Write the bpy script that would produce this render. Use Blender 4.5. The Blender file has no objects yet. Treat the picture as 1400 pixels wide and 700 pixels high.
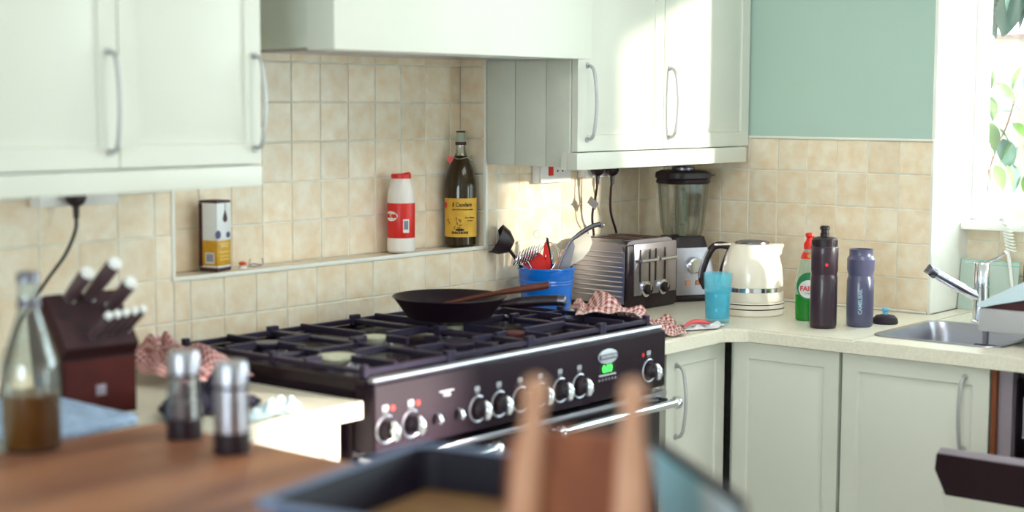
import bpy, bmesh, math, random
from mathutils import Vector, Matrix, noise
R = math.radians; PI = math.pi
random.seed(7)
C = bpy.context.scene.collection
S = bpy.context.scene

# ------------------------------------------------------------------ camera, world, sun, exposure
cam = bpy.data.objects.new('camera', bpy.data.cameras.new('camera')); C.objects.link(cam)
_f = Vector((0.77062571, 0.62993648, -0.09651967)); _r = Vector((0.6332057, -0.77397181, 0.00426354)); _u = _r.cross(_f)
cam.matrix_world = Matrix(((_r.x, _u.x, -_f.x, -4.4087), (_r.y, _u.y, -_f.y, -2.9586), (_r.z, _u.z, -_f.z, 1.5326), (0, 0, 0, 1)))
cam.data.sensor_width = 36.0
cam.data.lens = 2186.9 * 36 / 1400
cam.data.clip_start = 0.05
cam.data.dof.use_dof = True
cam.data.dof.focus_distance = 4.65
cam.data.dof.aperture_fstop = 56.23 / 35.0
S.camera = cam
S.view_settings.view_transform = 'Standard'; S.view_settings.look = 'None'
S.view_settings.gamma = 1.0; S.view_settings.exposure = 0.38

W = bpy.data.worlds.new('world'); S.world = W; W.use_nodes = True
bg = W.node_tree.nodes['Background']
bg.inputs[0].default_value = (0.78, 0.95, 1.0, 1); bg.inputs[1].default_value = 9.5

sun = bpy.data.objects.new('sun', bpy.data.lights.new('sun', 'SUN')); C.objects.link(sun)
sun.data.energy = 16.0; sun.data.angle = R(2.0); sun.data.color = (1.0, 0.93, 0.82)
SD = Vector((-0.38, 1.0, -0.15)).normalized()
sun.rotation_euler = SD.to_track_quat('-Z', 'Y').to_euler()

def area(name, loc, direction, sx, sy, e, col=(1, 1, 1), portal=False):
    l = bpy.data.lights.new(name, 'AREA'); l.shape = 'RECTANGLE'; l.size = sx; l.size_y = sy; l.energy = e; l.color = col
    o = bpy.data.objects.new(name, l); C.objects.link(o); o.location = loc
    o.rotation_euler = Vector(direction).to_track_quat('-Z', 'Y').to_euler()
    if portal: l.cycles.is_portal = True
    return o
# daylight entering by the sink window and by two openings added in the unseen walls
area('window_portal', (0.37, -2.02, 1.64), (-1, 0, 0), 2.15, 1.0, 1, portal=True)
area('added_front_opening_portal', (-0.28, -5.38, 0.83), (0, 1, 0), 0.52, 1.66, 1, portal=True)  # opening added in the front wall to let sun onto the left worktop
area('added_rear_opening_portal', (-7.12, -2.5, 1.5), (1, 0, 0), 2.2, 1.2, 1, portal=True)  # opening added in the rear wall as fill for faces turned to it
area('added_fill_lamp', (-1.55, -1.8, 2.46), (0, 0, -1), 1.2, 0.9, 13, (0.97, 0.98, 1.0))  # unseen fill lamp, added to brighten worktops and other upward faces

# ------------------------------------------------------------------ helpers
def lin(c):
    return tuple((x / 255 / 12.92) if x / 255 <= 0.04045 else ((x / 255 + 0.055) / 1.055) ** 2.4 for x in c)
def mat(name, col, rough=0.5, metal=0.0, col2=None, scale=8, amt=0.5, bump=0.0, bscale=60, coat=0.0, trans=0.0, ior=1.45,
        emit=None, rand=0.0, coords='Object', stretch=None, alpha=1.0, sheen=0.0, spec=0.5):
    m = bpy.data.materials.new(name); m.use_nodes = True; nt = m.node_tree; N = nt.nodes; L = nt.links
    b = N['Principled BSDF']; c1 = (*lin(col), 1)
    b.inputs['Base Color'].default_value = c1; b.inputs['Roughness'].default_value = rough; b.inputs['Metallic'].default_value = metal
    b.inputs['Coat Weight'].default_value = coat; b.inputs['Transmission Weight'].default_value = trans; b.inputs['IOR'].default_value = ior
    b.inputs['Alpha'].default_value = alpha
    b.inputs['Specular IOR Level'].default_value = spec
    if sheen: b.inputs['Sheen Weight'].default_value = sheen
    tc = N.new('ShaderNodeTexCoord'); vec = tc.outputs[coords]
    mp = N.new('ShaderNodeMapping'); L.new(vec, mp.inputs['Vector'])
    if stretch: mp.inputs['Scale'].default_value = stretch
    oi = N.new('ShaderNodeObjectInfo')
    if rand:
        vm = N.new('ShaderNodeVectorMath'); vm.operation = 'SCALE'; vm.inputs[0].default_value = (17, 31, 23); L.new(oi.outputs['Random'], vm.inputs['Scale'])
        L.new(vm.outputs[0], mp.inputs['Location'])
    ns = N.new('ShaderNodeTexNoise'); ns.inputs['Scale'].default_value = scale; ns.inputs['Detail'].default_value = 4; L.new(mp.outputs[0], ns.inputs['Vector'])
    mx = N.new('ShaderNodeMix'); mx.data_type = 'RGBA'
    c2 = (*lin(col2), 1) if col2 else tuple(x * 0.92 for x in c1[:3]) + (1,)
    mx.inputs[6].default_value = c1; mx.inputs[7].default_value = c2
    rp = N.new('ShaderNodeValToRGB'); rp.color_ramp.elements[0].position = 0.5 - amt / 4 - 0.02; rp.color_ramp.elements[1].position = 0.5 + amt / 4 + 0.02
    L.new(ns.outputs['Fac'], rp.inputs[0]); L.new(rp.outputs[0], mx.inputs[0])
    out = mx.outputs[2]
    if rand:
        hs = N.new('ShaderNodeHueSaturation'); mr = N.new('ShaderNodeMapRange'); mr.inputs[3].default_value = 1 - rand; mr.inputs[4].default_value = 1 + rand
        L.new(oi.outputs['Random'], mr.inputs[0]); L.new(mr.outputs[0], hs.inputs['Value']); L.new(out, hs.inputs['Color']); out = hs.outputs[0]
    L.new(out, b.inputs['Base Color'])
    if bump:
        n2 = N.new('ShaderNodeTexNoise'); n2.inputs['Scale'].default_value = bscale; L.new(mp.outputs[0], n2.inputs['Vector'])
        bp = N.new('ShaderNodeBump'); bp.inputs['Strength'].default_value = bump; bp.inputs['Distance'].default_value = 0.002
        L.new(n2.outputs['Fac'], bp.inputs['Height']); L.new(bp.outputs[0], b.inputs['Normal'])
    if emit:
        b.inputs['Emission Color'].default_value = (*lin(emit[0]), 1); b.inputs['Emission Strength'].default_value = emit[1]
    return m
def thin_glass(name, tint=(255, 255, 255), gloss=0.08, rough=0.02):
    m = bpy.data.materials.new(name); m.use_nodes = True; nt = m.node_tree; N = nt.nodes; L = nt.links
    N.remove(N['Principled BSDF']); t = N.new('ShaderNodeBsdfTransparent'); g = N.new('ShaderNodeBsdfGlossy')
    t.inputs[0].default_value = (*lin(tint), 1); g.inputs['Roughness'].default_value = rough
    fr = N.new('ShaderNodeLayerWeight'); fr.inputs[0].default_value = 0.35
    ma = N.new('ShaderNodeMath'); ma.operation = 'MULTIPLY_ADD'; ma.inputs[1].default_value = 0.7; ma.inputs[2].default_value = gloss
    L.new(fr.outputs['Fresnel'], ma.inputs[0])
    mx = N.new('ShaderNodeMixShader'); L.new(ma.outputs[0], mx.inputs[0]); L.new(t.outputs[0], mx.inputs[1]); L.new(g.outputs[0], mx.inputs[2])
    L.new(mx.outputs[0], N['Material Output'].inputs[0]); return m
def checker(name, a, b_, scale, rough=0.9):
    """gingham: three tones from two crossed stripes, in UV-less object space"""
    m = mat(name, a, rough); nt = m.node_tree; N = nt.nodes; L = nt.links
    uv = N.new('ShaderNodeUVMap'); sp = N.new('ShaderNodeSeparateXYZ'); L.new(uv.outputs[0], sp.inputs[0]); outs = []
    for k in (0, 1):
        f = N.new('ShaderNodeMath'); f.operation = 'MULTIPLY'; f.inputs[1].default_value = scale; L.new(sp.outputs[k], f.inputs[0])
        g = N.new('ShaderNodeMath'); g.operation = 'FRACT'; L.new(f.outputs[0], g.inputs[0])
        h = N.new('ShaderNodeMath'); h.operation = 'GREATER_THAN'; h.inputs[1].default_value = 0.5; L.new(g.outputs[0], h.inputs[0]); outs.append(h)
    s = N.new('ShaderNodeMath'); s.operation = 'ADD'; L.new(outs[0].outputs[0], s.inputs[0]); L.new(outs[1].outputs[0], s.inputs[1])
    d = N.new('ShaderNodeMath'); d.operation = 'MULTIPLY'; d.inputs[1].default_value = 0.5; L.new(s.outputs[0], d.inputs[0])
    mx = N.new('ShaderNodeMix'); mx.data_type = 'RGBA'; mx.inputs[6].default_value = (*lin(a), 1); mx.inputs[7].default_value = (*lin(b_), 1)
    L.new(d.outputs[0], mx.inputs[0]); L.new(mx.outputs[2], N['Principled BSDF'].inputs['Base Color']); return m

M = dict(
    cream=mat('cabinet_cream', (218, 217, 206), 0.4, scale=3, col2=(214, 213, 201)),
    creamside=mat('cabinet_side', (212, 214, 202), 0.5),
    paint=mat('green_paint', (180, 203, 192), 0.85, col2=(177, 200, 189), scale=2, bump=0.15, bscale=300, coords='Generated'),
    white=mat('white_paint', (246, 243, 236), 0.7),
    tile=mat('tile_glaze', (246, 235, 216), 0.32, col2=(232, 204, 168), scale=22, amt=0.9, rand=0.045, bump=0.35, bscale=45),
    tileslab=mat('grout', (238, 238, 230), 0.9, col2=(215, 212, 200), scale=20),
    trim=mat('tile_trim', (240, 238, 228), 0.4),
    worktop=mat('worktop_laminate', (240, 234, 218), 0.35, col2=(222, 212, 192), scale=160, amt=1.2, coords='Object'),
    black=mat('black_enamel', (34, 18, 28), 0.22, spec=0.5),
    range=mat('range_black', (30, 12, 27), 0.45, spec=0.22),
    iron=mat('cast_iron', (58, 50, 72), 0.34, metal=0.4, bump=0.3, bscale=200),
    satin=mat('satin_badge', (206, 210, 216), 0.4, metal=0.3),
    chrome=mat('chrome', (225, 228, 235), 0.12, metal=1),
    steel=mat('brushed_steel', (182, 180, 192), 0.28, metal=1, stretch=(1, 1, 40), scale=20, bump=0.1),
    handle=mat('satin_handle', (186, 184, 184), 0.45, metal=0.5),
    darksteel=mat('dark_steel', (120, 118, 130), 0.3, metal=1),
    burner=mat('burner_cap', (206, 206, 182), 0.5, col2=(180, 178, 158), scale=60),
    redcap=mat('burner_cap_brown', (92, 40, 40), 0.5),
    rubber=mat('black_plastic', (36, 20, 30), 0.4),
    softblack=mat('soft_black', (40, 26, 40), 0.65),
    whiteplastic=mat('white_plastic', (240, 238, 236), 0.35),
    print_=mat('white_print', (190, 192, 200), 0.6),
    red=mat('red_plastic', (222, 36, 30), 0.35),
    redprint=mat('red_print', (225, 50, 40), 0.5),
    led=mat('green_led', (70, 230, 90), 0.5, emit=((60, 240, 80), 1.6)),
    saltwhite=mat('salt_bottle_white', (238, 228, 220), 0.4),
    oilglass=mat('dark_oil_glass', (50, 36, 12), 0.10, spec=.5),
    clearneck=thin_glass('clear_glass', (235, 240, 235), 0.12),
    yellow=mat('yellow_label', (226, 178, 66), 0.6, col2=(214, 162, 50), scale=30),
    gold=mat('gold_tin', (206, 156, 28), 0.4, col2=(190, 138, 20), scale=30),
    tinwhite=mat('tin_white', (226, 226, 226), 0.4),
    darkprint=mat('dark_print', (66, 44, 30), 0.7),
    purple=mat('purple_print', (84, 76, 120), 0.6),
    maroon=mat('maroon_print', (66, 24, 28), 0.5),
    strip=mat('dark_control_strip', (36, 12, 22), 0.5, spec=0.2),
    knifeblock=mat('knife_block_wood', (52, 20, 24), 0.55, spec=.2, col2=(46, 18, 20), scale=10, stretch=(1, 1, 6)),
    blockface=mat('knife_block_slots', (72, 50, 54), 0.6, spec=.2, col2=(62, 42, 46), scale=14),
    redwood=mat('reddish_wood', (84, 30, 26), 0.55, spec=.2, col2=(70, 24, 22), scale=12),
    knife=mat('knife_handle', (90, 66, 70), 0.4),
    wood=mat('table_wood', (186, 124, 86), 0.45, col2=(104, 50, 36), scale=3.0, amt=1.0, stretch=(0.6, 3.2, 3.2)),
    spoonwood=mat('spatula_wood', (112, 54, 34), 0.5, col2=(92, 42, 28), scale=14),
    palewood=mat('pale_post_wood', (216, 164, 136), 0.5, col2=(190, 134, 104), scale=8, stretch=(4, 4, 1)),
    brownwood=mat('brown_panel_wood', (148, 84, 54), 0.6, col2=(112, 58, 38), scale=6, stretch=(5, 5, 1)),
    tray=mat('roasting_tin_enamel', (26, 18, 36), 0.5, spec=.3),
    trayrimlit=mat('roasting_tin_rim_lit', (112, 132, 176), 0.3, metal=0.3),  # pale blue stands in for light caught on the dark tin's edge
    parchment=mat('baking_parchment', (150, 112, 62), 0.6, col2=(112, 74, 40), scale=9, amt=1.0),
    bluepot=mat('blue_glaze', (20, 118, 222), 0.15, coat=0.5, col2=(14, 104, 206), scale=4),
    creamkettle=mat('kettle_cream', (250, 238, 222), 0.22, coat=0.5),
    blueglass=mat('blue_tumbler', (96, 222, 246), 0.12, alpha=.34, coat=.6),
    water=mat('blue_water', (20, 176, 226), 0.08, alpha=.52),
    green=mat('green_liquid', (16, 150, 34), 0.12, trans=0.25, ior=1.3, coat=0.5),
    clearplastic=mat('clear_soft_plastic', (205, 216, 196), 0.2, trans=0.55, ior=1.15),
    greenprint=mat('green_print', (30, 128, 74), 0.5),
    pinkred=mat('pink_red_print', (226, 90, 90), 0.5),
    blackbottle=mat('black_bottle', (48, 26, 42), 0.35, trans=0.0, coat=0.3),
    greybottle=mat('grey_bottle', (84, 82, 112), 0.3, coat=0.4),
    lightprint=mat('pale_blue_print', (166, 196, 214), 0.6),
    bluecap=mat('pale_blue_nozzle', (120, 190, 220), 0.4),
    blueweave=mat('quilted_blue_cloth', (176, 196, 224), 0.9, col2=(150, 170, 204), scale=120, bump=0.8, bscale=160),
    darkcloth=mat('dark_blue_cloth', (36, 30, 50), 0.95, bump=0.6, bscale=200),
    gingham=checker('red_gingham', (236, 208, 200), (150, 58, 60), 30),
    ginghamfine=checker('pink_gingham', (226, 190, 186), (150, 70, 78), 34),
    oil=mat('golden_oil', (146, 84, 18), 0.15, trans=0.2, ior=1.3),
    bag=mat('crinkled_bag', (236, 232, 234), 0.3, col2=(206, 208, 216), scale=30),
    bluegloss=mat('pale_blue_gloss', (156, 214, 236), 0.55),
    palegloss=mat('white_blue_gloss', (205, 224, 234), 0.5),
    aqua=thin_glass('aqua_glass', (196, 232, 224), 0.15, 0.1),
    aquaedge=mat('aqua_glass_edge', (150, 216, 206), 0.2),
    paneglass=thin_glass('window_glass', (252, 255, 254), 0.03),
    brown=mat('chipboard_edge', (128, 66, 34), 0.7),
    greyframe=mat('grey_frame', (150, 138, 150), 0.4, metal=0.3),
    tubdark=mat('tub_interior', (52, 36, 44), 0.35, metal=0.5),
    wire=mat('grey_wire', (200, 196, 200), 0.35),
    leaf=mat('leaf_green', (52, 80, 22), 0.6, spec=.2, col2=(70, 92, 34), scale=20, rand=0.15),
    leafpale=mat('leaf_pale', (62, 88, 76), 0.6, spec=.2, col2=(52, 80, 66), scale=20, rand=0.1),
    leafdark=mat('leaf_dark', (2, 34, 28), 0.7, spec=.2, col2=(8, 50, 38), scale=20, rand=0.25),
    stem=mat('red_stem', (96, 40, 28), 0.7),
    gardenwall=mat('garden_wall', (118, 110, 100), 0.9, col2=(98, 84, 74), scale=6, amt=1.0, bump=0.4),
    coping=mat('coping', (92, 60, 58), 0.8),
    grass=mat('pale_paving', (226, 222, 208), 0.9, scale=4),
    floor=mat('floor_tile', (214, 214, 208), 0.5, col2=(204, 204, 198), scale=4),
)

def shade(me, ang=35):
    for p in me.polygons: p.use_smooth = True
    try: me.set_sharp_from_angle(angle=R(ang))
    except Exception: pass
def root_of(o):
    while o.parent: o = o.parent
    return o
def obj(name, bm, m, parent=None, kind=None, world=False, label=None, smooth=True, tri=False):
    me = bpy.data.meshes.new(name)
    bmesh.ops.recalc_face_normals(bm, faces=bm.faces[:]) if not tri else None
    bm.to_mesh(me); bm.free()
    if world and parent: me.transform(Matrix.Translation(-root_of(parent).location))
    for x in (m if isinstance(m, (list, tuple)) else [m]): me.materials.append(x)
    if smooth: shade(me)
    o = bpy.data.objects.new(name, me); C.objects.link(o); o.parent = parent
    if kind: o['kind'] = kind
    if label: o['label'] = label
    return o
def thing(name, label, cat, loc=(0, 0, 0), rz=0, group=None):
    o = bpy.data.objects.new(name, None); C.objects.link(o); o.location = loc; o.rotation_euler = (0, 0, rz)
    o.empty_display_size = 0.05; o['label'] = label; o['category'] = cat
    if group: o['group'] = group
    return o
def struct(name, bm=None, m=None, loc=(0, 0, 0)):
    if bm is None:
        o = bpy.data.objects.new(name, None); C.objects.link(o); o.location = loc; o['kind'] = 'structure'; return o
    return obj(name, bm, m, kind='structure')
def B(): return bmesh.new()
def box(bm, x0, x1, y0, y1, z0, z1, bev=0, seg=2, T=None):
    t = bmesh.new(); bmesh.ops.create_cube(t, size=1)
    for v in t.verts: v.co = Vector(((x0 + x1) / 2 + v.co.x * (x1 - x0), (y0 + y1) / 2 + v.co.y * (y1 - y0), (z0 + z1) / 2 + v.co.z * (z1 - z0)))
    if bev: bmesh.ops.bevel(t, geom=t.edges[:], offset=bev, segments=seg, affect='EDGES', profile=0.6)
    merge(bm, t, T); return bm
def merge(bm, t, T=None):
    if T is not None:
        bmesh.ops.transform(t, matrix=T, verts=t.verts)
    me = bpy.data.meshes.new('tmp'); t.to_mesh(me); t.free(); bm.from_mesh(me); bpy.data.meshes.remove(me)
def lathe(bm, prof, n=32, T=None, sx=1, sy=1):
    t = bmesh.new(); rings = []
    for r, z in prof:
        if r < 1e-5: rings.append([t.verts.new((0, 0, z))])
        else: rings.append([t.verts.new((r * sx * math.cos(2 * PI * k / n), r * sy * math.sin(2 * PI * k / n), z)) for k in range(n)])
    for a, b in zip(rings, rings[1:]):
        for k in range(n):
            k2 = (k + 1) % n
            if len(a) == 1 and len(b) == 1: continue
            if len(a) == 1: t.faces.new((a[0], b[k2], b[k]))
            elif len(b) == 1: t.faces.new((a[k], a[k2], b[0]))
            else: t.faces.new((a[k], a[k2], b[k2], b[k]))
    merge(bm, t, T); return bm
def tube(bm, pts, r, n=10, caps=True, closed=False):
    pts = [Vector(p) for p in pts]; rings = []; rr = r if isinstance(r, (list, tuple)) else [r] * len(pts)
    prev = None
    for i, p in enumerate(pts):
        if closed: d = (pts[(i + 1) % len(pts)] - pts[i - 1]).normalized()
        else: d = ((pts[min(i + 1, len(pts) - 1)] - pts[max(i - 1, 0)])).normalized()
        if prev is None:
            a = d.orthogonal().normalized()
        else:
            a = (prev - d * prev.dot(d))
            a = a.normalized() if a.length > 1e-6 else d.orthogonal().normalized()
        prev = a; b = d.cross(a)
        rings.append([bm.verts.new(p + (a * math.cos(2 * PI * k / n) + b * math.sin(2 * PI * k / n)) * rr[i]) for k in range(n)])
    seq = list(zip(rings, rings[1:])) + ([(rings[-1], rings[0])] if closed else [])
    for a, b in seq:
        for k in range(n): bm.faces.new((a[k], a[(k + 1) % n], b[(k + 1) % n], b[k]))
    if caps and not closed:
        bm.faces.new(rings[0][::-1]); bm.faces.new(rings[-1])
    return bm
def curve(ctrl, n=8):
    """catmull-rom through control points"""
    P = [Vector(p) for p in ctrl]; P = [P[0] * 2 - P[1]] + P + [P[-1] * 2 - P[-2]]; out = []
    for i in range(1, len(P) - 2):
        for k in range(n):
            t = k / n
            out.append(0.5 * ((2 * P[i]) + (P[i + 1] - P[i - 1]) * t + (2 * P[i - 1] - 5 * P[i] + 4 * P[i + 1] - P[i + 2]) * t * t + (3 * P[i] - P[i - 1] - 3 * P[i + 1] + P[i + 2]) * t ** 3))
    out.append(P[-2]); return out
def prism(bm, poly, d0, d1, T=None, bev=0):
    """poly in (x, z), extruded along y from d0 to d1"""
    t = bmesh.new(); a = [t.verts.new((x, d0, z)) for x, z in poly]; b = [t.verts.new((x, d1, z)) for x, z in poly]
    t.faces.new(a); t.faces.new(b[::-1]); n = len(poly)
    for k in range(n): t.faces.new((a[k], b[k], b[(k + 1) % n], a[(k + 1) % n]))
    if bev: bmesh.ops.bevel(t, geom=t.edges[:], offset=bev, segments=2, affect='EDGES')
    merge(bm, t, T); return bm
def Tr(x, y, z, rz=0, rx=0, ry=0):
    return Matrix.Translation((x, y, z)) @ Matrix.Rotation(rz, 4, 'Z') @ Matrix.Rotation(ry, 4, 'Y') @ Matrix.Rotation(rx, 4, 'X')
FACE_Y = Matrix.Rotation(PI / 2, 4, 'X')     # text or disc drawn in xy turned to face -y
def text(bm, s, size, T=None, warp=None, depth=0.0006, spacing=1.0, bold=0.0, sx=1.0):
    cu = bpy.data.curves.new('t', 'FONT'); cu.body = s; cu.size = size; cu.extrude = depth; cu.align_x = 'CENTER'; cu.align_y = 'CENTER'
    cu.space_character = spacing; cu.offset = bold; cu.resolution_u = 2
    o = bpy.data.objects.new('t', cu); me = bpy.data.meshes.new_from_object(o)
    t = bmesh.new(); t.from_mesh(me); bpy.data.objects.remove(o); bpy.data.curves.remove(cu); bpy.data.meshes.remove(me)
    for v in t.verts: v.co.x *= sx
    if warp:
        for v in t.verts: v.co = warp(v.co)
    merge(bm, t, T); return bm
def cylwarp(rad, phi0, z0):
    """x along the circumference, y up, z outward"""
    def f(c):
        a = phi0 + c.x / rad; r = rad + 0.0006 + c.z
        return Vector((r * math.cos(a), r * math.sin(a), z0 + c.y))
    return f
def patch(bm, rad, phi0, half, z0, z1, n=16, off=0.0005):
    vs = []
    for k in range(n + 1):
        a = phi0 - half + 2 * half * k / n
        vs.append((bm.verts.new(((rad + off) * math.cos(a), (rad + off) * math.sin(a), z0)), bm.verts.new(((rad + off) * math.cos(a), (rad + off) * math.sin(a), z1))))
    for a, b in zip(vs, vs[1:]): bm.faces.new((a[0], b[0], b[1], a[1]))
    return bm
def discw(bm, rad, phi0, z0, cx, cy, rx, ry, n=20, off=0.001):
    """flat oval print wrapped on a cylinder"""
    c = bm.verts.new(cylwarp(rad, phi0, z0)(Vector((cx, cy, off)))); ring = [bm.verts.new(cylwarp(rad, phi0, z0)(Vector((cx + rx * math.cos(2 * PI * k / n), cy + ry * math.sin(2 * PI * k / n), off)))) for k in range(n)]
    for k in range(n): bm.faces.new((c, ring[k], ring[(k + 1) % n]))
    return bm
CAMX, CAMY = -4.4087, -2.9586
def facing(x, y):
    return math.atan2(CAMY - y, CAMX - x)

# ------------------------------------------------------------------ room shell
PT = 0.1025; WT = 0.91; T0 = 1.4257; ND = 0.094
ZR = [T0] + [WT + PT * (5 - i) for i in range(1, 6)]
wl = struct('wall_left')
def slab(name, x0, x1, y0, y1, z0, z1, m, parent=wl):
    b = B(); box(b, x0, x1, y0, y1, z0, z1); o = obj(name, b, m, parent, smooth=False); return o
NX0, NX1, NZ0 = -2.037, -0.909, 1.115
slab('masonry', -7.0, NX0, 0.002, 0.25, 0, 2.5, M['tileslab'])
slab('masonry', NX1, 0.0, 0.002, 0.25, 0, 2.5, M['tileslab'])
slab('masonry', NX0, NX1, 0.002, 0.25, 0, NZ0 - 0.004, M['tileslab'])
slab('masonry', NX0, NX1, ND + 0.002, 0.25, NZ0 - 0.004, 2.5, M['tileslab'])
slab('masonry', NX0, NX1, 0.006, ND + 0.001, 1.72, 2.5, M['white'])
wr = struct('wall_right')
WY0, WY1, WZ0, WZ1 = -3.10, -0.947, 1.15, 2.12
slab('masonry', 0.002, 0.3, WY1 + 0.006, 0.25, 0, T0, M['tileslab'], wr)
slab('masonry', 0.0, 0.3, WY1, 0.25, T0, 2.5, M['paint'], wr)
slab('masonry', 0.252, 0.36, -5.3, WY1 + 0.006, 0, WZ0, M['tileslab'], wr)
slab('masonry', 0.0, 0.36, -5.3, WY1 + 0.006, WZ1, 2.5, M['white'], wr)
slab('masonry', 0.0, 0.36, -5.3, WY0, 0, WZ1, M['white'], wr)
slab('plaster_reveal', -0.001, 0.3, WY1 - 0.004, WY1 + 0.007, 0.912, WZ1, M['white'], wr)
b = B(); box(b, -7, 0.36, -5.3, 0.3, -0.05, 0); struct('floor', b, M['floor'])
b = B(); box(b, -7, 0.36, -5.3, 0.3, 2.5, 2.55); struct('ceiling', b, M['white'])
b = B(); box(b, -7.1, -7.0, -5.3, -3.6, 0, 2.5); box(b, -7.1, -7.0, -1.4, 0.3, 0, 2.5); box(b, -7.1, -7.0, -3.6, -1.4, 0, .9); box(b, -7.1, -7.0, -3.6, -1.4, 2.1, 2.5); struct('wall_rear', b, M['white'])  # gap in this unseen wall is cut for fill light
b = B()
box(b, -7, -0.54, -5.35, -5.25, 0, 2.5); box(b, -0.02, 0.36, -5.35, -5.25, 0, 2.5); box(b, -0.54, -0.02, -5.35, -5.25, 1.66, 2.5)  # gap sized to steer sun onto the left worktop front
struct('wall_front', b, M['white'])

# tiles: one chamfered mesh, shared
def tile_mesh(w, h, t=0.006, c=0.0018):
    me = bpy.data.meshes.new('tile'); hw, hh = w / 2, h / 2
    v = [(-hw, 0, -hh), (hw, 0, -hh), (hw, 0, hh), (-hw, 0, hh)]
    v += [(x, -t + c, z) for x, _, z in v[:4]] + [((hw - c) * sx, -t, (hh - c) * sz) for sx, sz in ((-1, -1), (1, -1), (1, 1), (-1, 1))]
    f = [(8, 9, 10, 11)]
    for a, b2 in ((0, 4), (4, 8)):
        for k in range(4): f.append((a + k, a + (k + 1) % 4, b2 + (k + 1) % 4, b2 + k))
    me.from_pydata(v, [], f); me.materials.append(M['tile']); return me
_tc = {}
def tile(parent, x, y, z, w, h, rz=0.0, rx=0.0):
    key = (round(w, 3), round(h, 3))
    if key not in _tc: _tc[key] = tile_mesh(w, h)
    o = bpy.data.objects.new('tile', _tc[key]); C.objects.link(o); o.parent = parent; o.location = (x, y, z)
    o.rotation_euler = (rx + random.uniform(-.004, .004), 0, rz + random.uniform(-.004, .004)); return o
G = 0.0028
X0 = -0.1425
def cols(x0, x1, off):
    """tile edges between x0 and x1 on the grid off + k * PT"""
    e = [x0]; k = math.ceil((x0 - off) / PT + 0.12); x = off + k * PT
    while x < x1 - 0.012: e.append(x); x += PT
    return e + [x1]
def rows_main(xa, xb, zlist):
    ed = cols(xa, xb, X0)
    for a, c in zip(ed, ed[1:]):
        for z1, z0 in zip(zlist, zlist[1:]): tile(wl, (a + c) / 2, 0.006, (z0 + z1) / 2, c - a - G, z1 - z0 - G)
rows_main(-2.86, NX0, ZR)
rows_main(NX0, NX1, ZR[3:])
rows_main(NX1, 0.0, ZR)
XN = -0.9582
ed = cols(NX0, NX1, XN); zn = [NZ0, 1.2197, 1.3222, 1.4247, 1.5272, 1.6297, 1.70]
for a, c in zip(ed, ed[1:]):
    for z0, z1 in zip(zn, zn[1:]): tile(wl, (a + c) / 2, ND + 0.006, (z0 + z1) / 2, c - a - G, z1 - z0 - G)
for z0, z1 in zip(zn, zn[1:]):
    tile(wl, NX1, ND / 2, (z0 + z1) / 2, ND - G, z1 - z0 - G, rz=-PI / 2)
    tile(wl, NX0, ND / 2, (z0 + z1) / 2, ND - G, z1 - z0 - G, rz=PI / 2)
for a, c in zip(ed, ed[1:]):
    o = tile(wl, (a + c) / 2, ND / 2, NZ0 - 0.006, c - a - G, ND - G, rx=-PI / 2)
b = B(); box(b, NX0 - .004, NX0 + .005, -.004, .012, NZ0, 1.70, .002); box(b, NX1 - .005, NX1 + .006, -.004, .012, NZ0, 1.70, .002); box(b, NX0 - .004, NX1 + .006, -.005, .012, NZ0 - .006, NZ0 + .004, .002)
obj('niche_edge_trim', b, M['trim'], wl)
# right wall tiles
yo = -0.2234
ed = [0.0]; y = yo + 2 * PT
while y > WY1 + 0.02: 
    if y < -0.01: ed.append(y)
    y -= PT
ed.append(WY1)
ed = sorted(set([round(v, 5) for v in ed]), reverse=True)
for a, c in zip(ed, ed[1:]):
    for z1, z0 in zip(ZR, ZR[1:]):
        if z1 > T0 - .001: z1 -= 0.006
        tile(wr, 0.006, (a + c) / 2, (z0 + z1) / 2, a - c - G, z1 - z0 - G, rz=-PI / 2)
y = WY1
while y > -2.7:
    for z0, z1 in ((WT, 1.0125), (1.0125, 1.115), (1.115, 1.15)):
        tile(wr, 0.256, y - PT / 2, (z0 + z1) / 2, PT - G, z1 - z0 - G, rz=-PI / 2)
    y -= PT
b = B(); box(b, -0.006, 0.004, WY1, 0, T0 - 0.006, T0 + 0.001, .0015); box(b, -0.004, 0.006, WY1 - .003, WY1 + 0.004, WT, T0 - .001, .0015)
obj('tile_edge_trim', b, M['trim'], wr)

# window
w1 = struct('window_1')
b = B(); FX0, FX1 = 0.27, 0.33
def frame(b, y0, y1, z0, z1, w):
    box(b, FX0, FX1, y0, y1, z0, z0 + w, .004); box(b, FX0, FX1, y0, y1, z1 - w, z1, .004)
    box(b, FX0, FX1, y0, y0 + w, z0 + w, z1 - w, .004); box(b, FX0, FX1, y1 - w, y1, z0 + w, z1 - w, .004)
frame(b, WY0, WY1, WZ0 + .0, WZ1, 0.028); box(b, FX0 + .004, FX1 - .004, -1.55, -1.50, WZ0 + .03, WZ1 - .03, .004)
obj('window_frame', b, M['whiteplastic'], w1)
for y0, y1 in ((WY0 + .028, -1.55), (-1.50, WY1 - .028)):
    b = B(); box(b, 0.298, 0.302, y0, y1, WZ0 + .028, WZ1 - .028); obj('pane', b, M['paneglass'], w1)
b = B(); box(b, 0.19, 0.272, WY0, WY1 - .005, 1.152, 1.175, .005); obj('window_sill', b, M['white'], w1)

t = thing('added_fill_frame', 'white frame added around the unseen fill lamp under the ceiling', 'light', (-1.55, -1.8, 2.47))  # housing added for the fill lamp, out of view
b = B(); loft_ = None
for q_ in ((-.62, -.60, -.47, .47), (.60, .62, -.47, .47), (-.60, .60, -.47, -.45), (-.60, .60, .45, .47)): box(b, *q_, 0, .028)
obj('frame', b, M['white'], t)
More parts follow.
